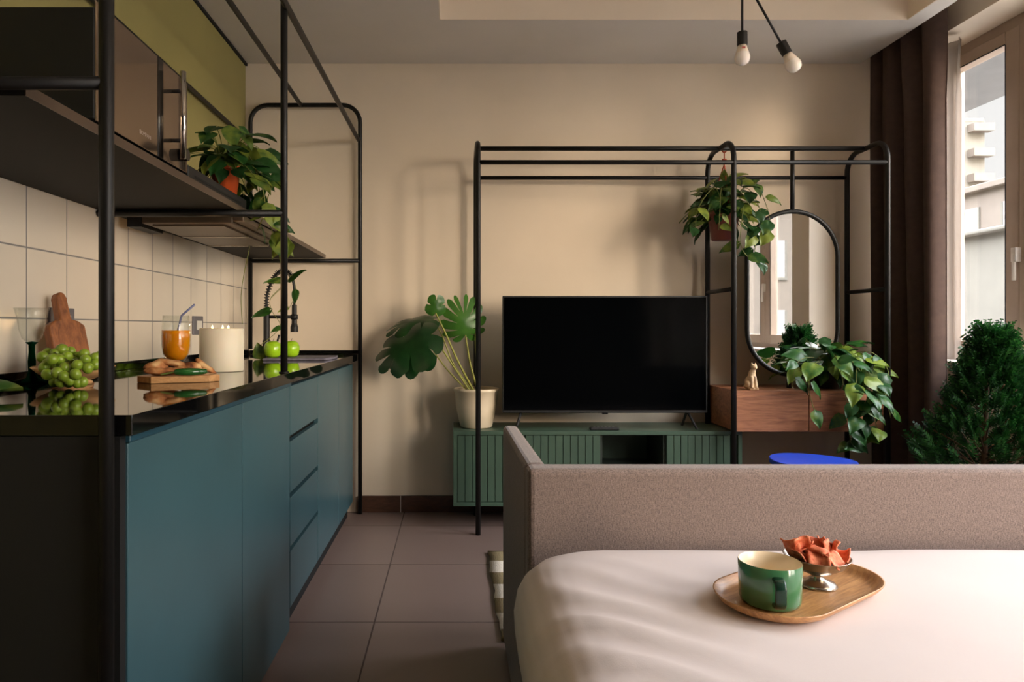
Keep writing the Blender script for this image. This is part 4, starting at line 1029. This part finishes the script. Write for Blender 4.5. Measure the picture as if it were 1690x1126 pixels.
for i in range(len(rr_) - 1):
    for k in range(nn): trg.f.append((i * nn + k, i * nn + (k + 1) % nn, (i + 1) * nn + (k + 1) % nn, (i + 1) * nn + k))
trg.f.append(tuple(range(nn))[::-1]); trg.f.append(tuple(range((len(rr_) - 1) * nn, len(rr_) * nn)))
tro = trg.build('serving_tray', 'trayash', smooth=False, bevel=0.0)
for p in tro.data.polygons: p.use_smooth = True
tro.rotation_euler = (0, 0, tang)
inv = Matrix.Rotation(-tang, 3, 'Z')
for v in tro.data.vertices: v.co = inv @ v.co
tag(tro, 'oval wooden tray with raised rim on the blush white bed', 'tray')
mg = Vector((0.507, 1.098, ZTR + 0.0062))
mu = thing('mug', 'wide green mug with a cream inside on the wooden tray', 'mug', mg)
MB().lathe([(0, 0), (0.040, 0), (0.0445, 0.003), (0.0465, 0.010), (0.0472, 0.04), (0.0478, 0.0655), (0.0470, 0.067)], mg, 64).build('shell', 'mug', mu, smooth=True)
MB().lathe([(0.0469, 0.0668), (0.0455, 0.0655), (0.0445, 0.04), (0.043, 0.010), (0.038, 0.005), (0, 0.005)], mg, 64).build('inside', 'mugin', mu, smooth=True)
ha = R(-101); hd_ = Vector((math.cos(ha), math.sin(ha), 0)); hs_ = hd_.cross(Vector((0, 0, 1)))
hp_ = fillet([mg + hd_ * 0.045 + Vector((0, 0, 0.053)), mg + hd_ * 0.066 + Vector((0, 0, 0.052)), mg + hd_ * 0.064 + Vector((0, 0, 0.016)), mg + hd_ * 0.045 + Vector((0, 0, 0.013))], 0.010)
rows = []
hb = MB()
for i, p in enumerate(hp_):
    tg = (hp_[min(i + 1, len(hp_) - 1)] - hp_[max(i - 1, 0)]).normalized(); nv = tg.cross(hs_).normalized(); row = []
    for k in range(13):
        a = 2 * math.pi * k / 12; ca, sa = math.cos(a), math.sin(a)
        row.append(p + hs_ * 0.0085 * (abs(ca) ** 0.6) * (1 if ca >= 0 else -1) + nv * 0.0042 * (abs(sa) ** 0.6) * (1 if sa >= 0 else -1))
    rows.append(row)
hb.grid(rows); hb.build('handle', 'mugdark', mu, smooth=True, weld=True)
dc = Vector((0.622, 1.172, ZTR + 0.0058))
ds = thing('footed_dish', 'small footed metal dish of orange chips on the wooden tray', 'dish', dc)
MB().lathe([(0, 0), (0.031, 0), (0.032, 0.002), (0.028, 0.006), (0.016, 0.010), (0.010, 0.016), (0.011, 0.020), (0.026, 0.025), (0.043, 0.036), (0.0525, 0.050), (0.0535, 0.0505), (0.0515, 0.0505), (0.041, 0.0375), (0.022, 0.029), (0, 0.028)], dc, 56).build('dish_shell', 'dishmetal', ds, smooth=True)
random.seed(11)
chips = [(-0.030, -0.008, 0.052, 25, 10), (-0.012, -0.030, 0.055, 38, -8), (0.014, -0.032, 0.054, 30, 12), (0.033, -0.016, 0.054, 35, -14), (0.038, 0.008, 0.052, 18, 20), (0.0, -0.012, 0.062, 20, 8),
         (-0.020, 0.010, 0.064, 40, -28), (0.020, 0.0, 0.064, 48, 14), (-0.036, 0.012, 0.060, 55, 30), (0.008, 0.020, 0.060, 30, -10), (-0.026, -0.002, 0.072, 70, 40), (0.024, 0.014, 0.070, 40, 24), (0.0, 0.034, 0.052, 15, 15), (-0.010, 0.0, 0.050, 12, 5), (0.030, -0.002, 0.060, 55, -30)]
wher = ['at the mug side of the dish', 'leaning over the mug-side rim', 'flat at the front rim', 'broad, at the front curve of the rim', 'at the rim away from the mug', 'in the middle of the heap', 'curled, high on the mug side', 'large, standing in the centre', 'upright at the back on the mug side', 'at the back of the heap', 'tallest, sticking up from the heap', 'square, on top away from the mug', 'low at the back rim', 'buried under the heap', 'steep, near the front rim away from the mug']
for (dx, dy, dz_, tilt, yaw), wtxt in zip(chips, wher):
    m = MB(); a, b = rnd(0.0125, 0.0165), rnd(0.0125, 0.0175); rows = []
    rot = Matrix.Rotation(R(yaw * 3), 3, 'Z') @ Matrix.Rotation(R(tilt), 3, 'X') @ Matrix.Rotation(R(yaw), 3, 'Y')
    for i in range(8):
        row = []
        for j in range(8):
            u, v = i / 7 * 2 - 1, j / 7 * 2 - 1
            z = 0.005 * math.sin(1.9 * u + yaw) + 0.003 * math.cos(2.4 * v + tilt) + 0.0008 * noise.noise(Vector((u * 5, v * 5, yaw)))
            row.append(dc + Vector((dx, dy, dz_)) + rot @ Vector((u * a * (1 + 0.08 * noise.noise(Vector((v * 3, yaw, 1)))), v * b, z)))
        rows.append(row)
    tag(m.grid(rows).build('chip', 'chip', smooth=True, solid=0.0022), 'orange chip in the metal dish, ' + wtxt, 'chip', 'orange chips in the footed dish')

# ------------------------------------------------------------------ pendant lamp
hubp = Vector((1.18, 2.80, 2.52))
ch = thing('pendant_lamp', 'black rod pendant with bare white bulbs under the ceiling tray', 'pendant lamp', (1.18, 2.8, ZT))
MB().lathe([(0, ZT - 0.0005), (0.05, ZT - 0.0005), (0.05, ZT - 0.02), (0, ZT - 0.022)], (1.18, 2.80, 0), 32).build('canopy', 'black', ch, smooth=False)
MB().tube([(1.18, 2.80, ZT - 0.02), hubp], 0.006).build('rod', 'black', ch, smooth=True)
def bulb(tip, end):
    tip = Vector(tip); end = Vector(end); d = (end - tip).normalized()
    arm = MB().tube([tip, end], 0.0048, 10).build('arm', 'black', ch, smooth=True)
    MB().lathe([(0, -0.002), (0.0205, -0.002), (0.0205, 0.052), (0.0, 0.052)], end, 24, axis=d).build('lamp_socket', 'black', arm, bevel=0.002)
    e2 = end + d * 0.052
    MB().lathe([(0.0, 0.0), (0.0165, 0.0), (0.020, 0.014), (0.026, 0.032)], e2, 28, axis=d).build('bulb_neck', 'bulbneck', arm, smooth=True)
    MB().lathe([(0.026, 0.032), (0.0305, 0.046), (0.0300, 0.058), (0.024, 0.072), (0.013, 0.080), (0, 0.082)], e2, 28, axis=d).build('bulb_globe', 'bulb', arm, smooth=True)
    return arm, e2, d
e1 = P(1224, 54, 2.8)
a1, e2, d1 = bulb(hubp, (1.18, 2.80, e1.z))
MB().box(e2.x - 0.010, e2.x + 0.004, e2.y - 0.0226, e2.y - 0.0212, e2.z - 0.021, e2.z - 0.013).build('printed_mark', 'redprint', a1)
bulb(hubp, P(1289, 71, 2.78))
bulb(hubp, hubp + Vector((-0.12, -0.52, -0.05)))
MB().ellipsoid(hubp, 0.016, 0.016, 0.016).build('hub', 'black', ch, smooth=True)

# ------------------------------------------------------------------ curtains
def cloth(y0, y1, xf, depth, pleats, z0, z1, nu=200, nv=50, seed=0, power=4.0):
    """broad cloth fronts at x = xf with narrow deep valleys between them"""
    rows = []
    for i in range(nv + 1):
        v = i / nv; z = z0 + (z1 - z0) * v; row = []
        top = max(0, (v - 0.82) / 0.18)
        for j in range(nu + 1):
            u = j / nu
            p = math.pi + 2 * math.pi * pleats * (u + 0.05 * math.sin(2 * math.pi * u + seed * 0.3) * (1 - top) + (0.035 * math.sin(3.0 * (1 - v) + seed) + 0.02 * math.sin(6 * v + 5 * u)) * math.sin(math.pi * u))
            c_ = (0.5 + 0.5 * math.cos(p)) ** (power * (0.6 + 0.8 * (0.5 + 0.5 * math.sin(4.1 * u + seed))))
            x = xf + depth * (c_ * (0.75 + 0.25 * math.sin(9 * u + seed)) + 0.10 * math.sin(p) + 0.25 * top * math.sin(p * 2) * 0.3) + 0.012 * (1 - v) * math.sin(5 * u + seed)
            y = y0 + (y1 - y0) * u + 0.014 * math.sin(p) * (1 - top) + 0.006 * noise.noise(Vector((u * 4, v * 2, seed)))
            row.append((x, y, z))
        rows.append(row)
    return rows
cu = thing('curtain', 'dark brown full-length curtain gathered in folds beside the window', 'curtain', (2.44, 3.66, 0.02))
MB().grid(cloth(3.915, 3.40, 2.385, 0.135, 3.5, 0.02, 2.70, seed=2, power=1.6)).build('drape', 'curtain', cu, smooth=True, solid=0.003)
hk = MB()
for k in range(6): hk.tube([(2.44, 3.47 + k * 0.08, 2.69), (2.44, 3.47 + k * 0.08, 2.722)], 0.004, 8)
hk.build('hook', 'whiteplastic', cu, smooth=True)
tag(MB().box(2.425, 2.455, 0.2, 3.93, 2.722, 2.742).build('curtain_track', 'whiteplastic'), 'white curtain track in the ceiling recess above the brown curtain', 'curtain track')
tag(MB().grid(cloth(3.88, 3.52, 2.605, 0.04, 3, 0.90, 2.57, seed=5, nu=90, power=1.0)).build('sheer_curtain', 'sheer', smooth=True, solid=0.001), 'white sheer curtain gathered between the brown curtain and window', 'curtain')

# ------------------------------------------------------------------ cypress
cy = Vector((2.235, 2.89, 0.0))
cyp = thing('cypress_shrub', 'bushy green conifer in a dark pot by the window', 'shrub', cy)
pot_mesh(cy + Vector((0, 0, 0.0005)), 0.12, 0.165, 0.30, 0.01, 0.03).build('pot', 'charcoal', cyp, smooth=True)
MB().lathe([(0, 0.27), (0.15, 0.27)], cy, 30).build('soil', 'soil', cyp)
MB().tube([cy + Vector((0, 0, 0.26)), cy + Vector((0.01, 0, 0.6)), cy + Vector((0.03, 0, 1.02))], 0.016, 10, r1=0.004).build('trunk', 'bark', cyp, smooth=True)
random.seed(31)
sp_ = MB(); br = MB()
def spray(p, d, L, wd):
    """a flat feathery cypress frond"""
    d = d.normalized(); s = d.cross(Vector((rnd(-1, 1), rnd(-1, 1), rnd(-1, 1)))).normalized(); nrm = d.cross(s)
    k = 6
    for i in range(k):
        t = (i + 0.5) / k
        for sg in (-1, 1):
            b = p + d * L * t
            tipv = b + (d * 0.75 + s * sg * 0.8 + nrm * rnd(-.25, .25)).normalized() * L * 0.42 * (1.15 - t)
            c_ = (b + tipv) / 2; w2 = nrm.cross(tipv - b).normalized() * wd
            sp_.add([b - w2 * 0.4, c_ - w2, tipv, c_ + w2], [(0, 1, 2, 3)])
    e2 = p + d * L; w2 = s * wd
    sp_.add([p - w2 * .5, p + d * L * 0.6 - w2, e2, p + d * L * 0.6 + w2], [(0, 1, 2, 3)])
for i in range(1500):
    h = rnd(0.0, 1.0) ** 0.95
    z = 0.34 + h * 0.69
    prof_r = 0.29 * (1 - max(0, (h - 0.22) / 0.78) ** 0.95 * 0.93) * (0.62 + 0.38 * min(1, h / 0.25))
    a = rnd(0, 2 * math.pi); lump = 0.82 + 0.30 * noise.noise(Vector((math.cos(a) * 1.6, math.sin(a) * 1.6, z * 5)))
    rr = prof_r * lump * (rnd(0.35, 1.0) ** 0.45)
    p = cy + Vector((0.0 + 0.05 * h + rr * math.cos(a), rr * math.sin(a), z))
    d = Vector((math.cos(a) * 0.75, math.sin(a) * 0.75, rnd(0.5, 1.3)))
    L = rnd(0.06, 0.105)
    if p.x + d.normalized().x * L > 2.535: continue
    spray(p, d, L, 0.0042)
for i in range(70):
    h = rnd(0, 0.85); z = 0.36 + h * 0.5; a = rnd(0, 2 * math.pi); r_ = 0.22 * (1 - h * 0.5)
    br.tube([cy + Vector((0.02 * h, 0, z - 0.05)), cy + Vector((r_ * math.cos(a), r_ * math.sin(a), z + 0.06))], 0.003, 5)
sp_.build('foliage', 'cypress', cyp)
br.build('branch_work', 'bark', cyp, smooth=True).name = 'twigs'

# ------------------------------------------------------------------ outside
struct(MB().box(2.86, 200, -120, 120, -9.2, -9.0).build('street_ground', 'asphalt'))
bs = struct(MB().box(2.86, 4.10, 4.0, 9.0, 2.80, 2.98).build('balcony_slab', 'concrete'))
def building(name, label, m, x0, x1, y0, y1, z0, z1, rows, face='x', ww=0.9, wh=1.3, step=2.4, cornice=0.25):
    t = thing(name, label, 'building', ((x0 + x1) / 2, (y0 + y1) / 2, z0))
    MB().box(x0, x1, y0, y1, z0, z1).build('wall_block', m, t)
    MB().box(x0 - 0.25, x1, y0, y1 + 0.25, z1, z1 + cornice).build('cornice', m, t, bevel=0.04)
    for zr in rows:
        if face in 'xb':
            k = y0 + 1.0
            while k + ww < y1:
                w_ = MB().box(x0 - 0.07, x0 - 0.001, k - 0.1, k + ww + 0.1, zr - 0.12, zr).box(x0 - 0.05, x0 - 0.001, k - 0.08, k, zr, zr + wh).box(x0 - 0.05, x0 - 0.001, k + ww, k + ww + 0.08, zr, zr + wh).build('window_frame', 'facade', t)
                MB().box(x0 - 0.02, x0 - 0.001, k, k + ww, zr, zr + wh).build('window_pane', 'facadeglass', w_)
                k += step
        if face in 'yb':
            k = x0 + 1.0
            while k + ww < x1:
                w_ = MB().box(k - 0.1, k + ww + 0.1, y1 + 0.001, y1 + 0.07, zr - 0.12, zr).box(k - 0.08, k, y1 + 0.001, y1 + 0.05, zr, zr + wh).box(k + ww, k + ww + 0.08, y1 + 0.001, y1 + 0.05, zr, zr + wh).build('window_frame', 'facade', t)
                MB().box(k, k + ww, y1 + 0.001, y1 + 0.02, zr, zr + wh).build('window_pane', 'facadeglass', w_)
                k += step
    return t
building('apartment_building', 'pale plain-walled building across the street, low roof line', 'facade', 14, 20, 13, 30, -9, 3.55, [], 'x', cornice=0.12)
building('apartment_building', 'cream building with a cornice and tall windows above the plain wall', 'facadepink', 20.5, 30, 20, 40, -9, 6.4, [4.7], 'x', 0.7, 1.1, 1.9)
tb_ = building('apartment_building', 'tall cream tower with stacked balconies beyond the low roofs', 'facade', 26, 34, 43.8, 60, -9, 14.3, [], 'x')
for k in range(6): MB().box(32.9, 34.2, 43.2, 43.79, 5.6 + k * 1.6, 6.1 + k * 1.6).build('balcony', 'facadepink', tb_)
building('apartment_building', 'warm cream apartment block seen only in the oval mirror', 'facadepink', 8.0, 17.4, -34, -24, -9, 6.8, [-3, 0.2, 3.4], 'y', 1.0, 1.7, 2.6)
random.seed(8)
tt = thing('street_tree', 'leafy street tree seen only in the oval mirror', 'tree', (9.6, -17.5, -9))
tf = MB()
for i in range(700):
    a = rnd(0, 6.283); q = rnd(-1, 1); rr = rnd(0.4, 1.0)
    p = Vector((9.6, -17.5, -0.9)) + Vector((math.cos(a) * math.sqrt(1 - q * q) * 1.5, math.sin(a) * math.sqrt(1 - q * q) * 1.5, q * 1.9)) * rr
    add_leaf(tf, p, (rnd(-1, 1), rnd(-1, 1), rnd(-1, 0.5)), (0, 0, 1), 0.32, 0.12, n=3, m=1)
tf.build('foliage', 'philo', tt); MB().tube([(9.6, -17.5, -9), (9.6, -17.5, -1)], 0.16).build('trunk', 'bark', tt, smooth=True)

# ------------------------------------------------------------------ light
SKY, GLOW, SUN, DOME = 1.0, 5.6, 0.75, 8.4
AZ, EL = R(41), R(7)
sd = Vector((math.sin(AZ) * math.cos(EL), -math.cos(AZ) * math.cos(EL), math.sin(EL)))
wd = bpy.data.worlds.new('World'); SC.world = wd; wd.use_nodes = True
nt = wd.node_tree; nt.nodes.clear(); N_ = nt.nodes.new; LK = nt.links.new
tc = N_('ShaderNodeTexCoord'); dp = N_('ShaderNodeVectorMath'); dp.operation = 'DOT_PRODUCT'; dp.inputs[1].default_value = sd
LK(tc.outputs['Generated'], dp.inputs[0])
mxn = N_('ShaderNodeMath'); mxn.operation = 'MAXIMUM'; mxn.inputs[1].default_value = 0.0; LK(dp.outputs['Value'], mxn.inputs[0])
pw = N_('ShaderNodeMath'); pw.operation = 'POWER'; pw.inputs[1].default_value = 3.5; LK(mxn.outputs[0], pw.inputs[0])
gs = N_('ShaderNodeMath'); gs.operation = 'MULTIPLY'; gs.inputs[1].default_value = GLOW; LK(pw.outputs[0], gs.inputs[0])
sx_ = N_('ShaderNodeSeparateXYZ'); LK(tc.outputs['Generated'], sx_.inputs[0])
rp = N_('ShaderNodeValToRGB'); LK(sx_.outputs[2], rp.inputs[0])
el_ = rp.color_ramp.elements; el_.new(0.5); el_.new(0.5)
for e_, (p_, c_) in zip(el_, [(0.0, (0.345, 0.345, 0.34, 1)), (0.27, (0.345, 0.345, 0.34, 1)), (0.5, (DOME * 0.96, DOME, DOME * 1.1, 1)), (1.0, (DOME * 0.96, DOME, DOME * 1.12, 1))]):
    e_.position = p_; e_.color = c_
b1_ = N_('ShaderNodeBackground'); b1_.inputs[1].default_value = SKY; LK(rp.outputs[0], b1_.inputs[0])
b2_ = N_('ShaderNodeBackground'); b2_.inputs[0].default_value = (1.0, 0.89, 0.76, 1); LK(gs.outputs[0], b2_.inputs[1])
ad_ = N_('ShaderNodeAddShader'); LK(b1_.outputs[0], ad_.inputs[0]); LK(b2_.outputs[0], ad_.inputs[1])
wo = N_('ShaderNodeOutputWorld'); LK(ad_.outputs[0], wo.inputs[0])
sl = bpy.data.lights.new('low_sun', 'SUN'); sl.energy = SUN; sl.angle = R(14); sl.color = (1.0, 0.78, 0.56)
so_ = bpy.data.objects.new('low_sun', sl); COL.objects.link(so_); so_.rotation_euler = (-sd).to_track_quat('-Z', 'Y').to_euler(); so_.location = (8, -6, 4)
for i, (a, b, z) in enumerate(op):
    pl = bpy.data.lights.new('window_portal', 'AREA'); pl.shape = 'RECTANGLE'; pl.size = HEAD - z; pl.size_y = b - a
    pl.cycles.is_portal = True
    po = bpy.data.objects.new('window_portal', pl); COL.objects.link(po); po.location = (XO + 0.005, (a + b) / 2, (HEAD + z) / 2)
    po.rotation_euler = (0, R(90), 0)
for dx, dy in ((-0.028, -0.012), (0.012, -0.024)):
    fl = bpy.data.lights.new('candle_light', 'POINT'); fl.energy = 0.12; fl.color = (1, 0.6, 0.28); fl.shadow_soft_size = 0.006
    fo_ = bpy.data.objects.new('candle_light', fl); COL.objects.link(fo_); fo_.location = (cc[0] + dx, cc[1] + dy, cc[2] + 0.172)

# ------------------------------------------------------------------ camera and view
cam = bpy.data.cameras.new('camera'); co = bpy.data.objects.new('camera', cam); COL.objects.link(co)
co.location = (0, 0, CZ); co.rotation_euler = (R(90), 0, 0)
cam.sensor_width = 36.0; cam.lens = 36.0 * F / 1690.0
cam.shift_x = (845 - CX) / 1690.0; cam.shift_y = (CY - 563) / 1690.0
cam.clip_start = 0.02; cam.clip_end = 500
SC.camera = co
SC.view_settings.view_transform = 'Standard'; SC.view_settings.look = 'None'
SC.view_settings.exposure = 1.45; SC.view_settings.gamma = 1.0; SC.view_settings.use_curve_mapping = False
SC.cycles.max_bounces = 10; SC.cycles.diffuse_bounces = 5; SC.cycles.transparent_max_bounces = 16
SC.cycles.use_denoising = True; SC.cycles.sample_clamp_indirect = 6.0
SC.cycles.caustics_reflective = False; SC.cycles.caustics_refractive = False
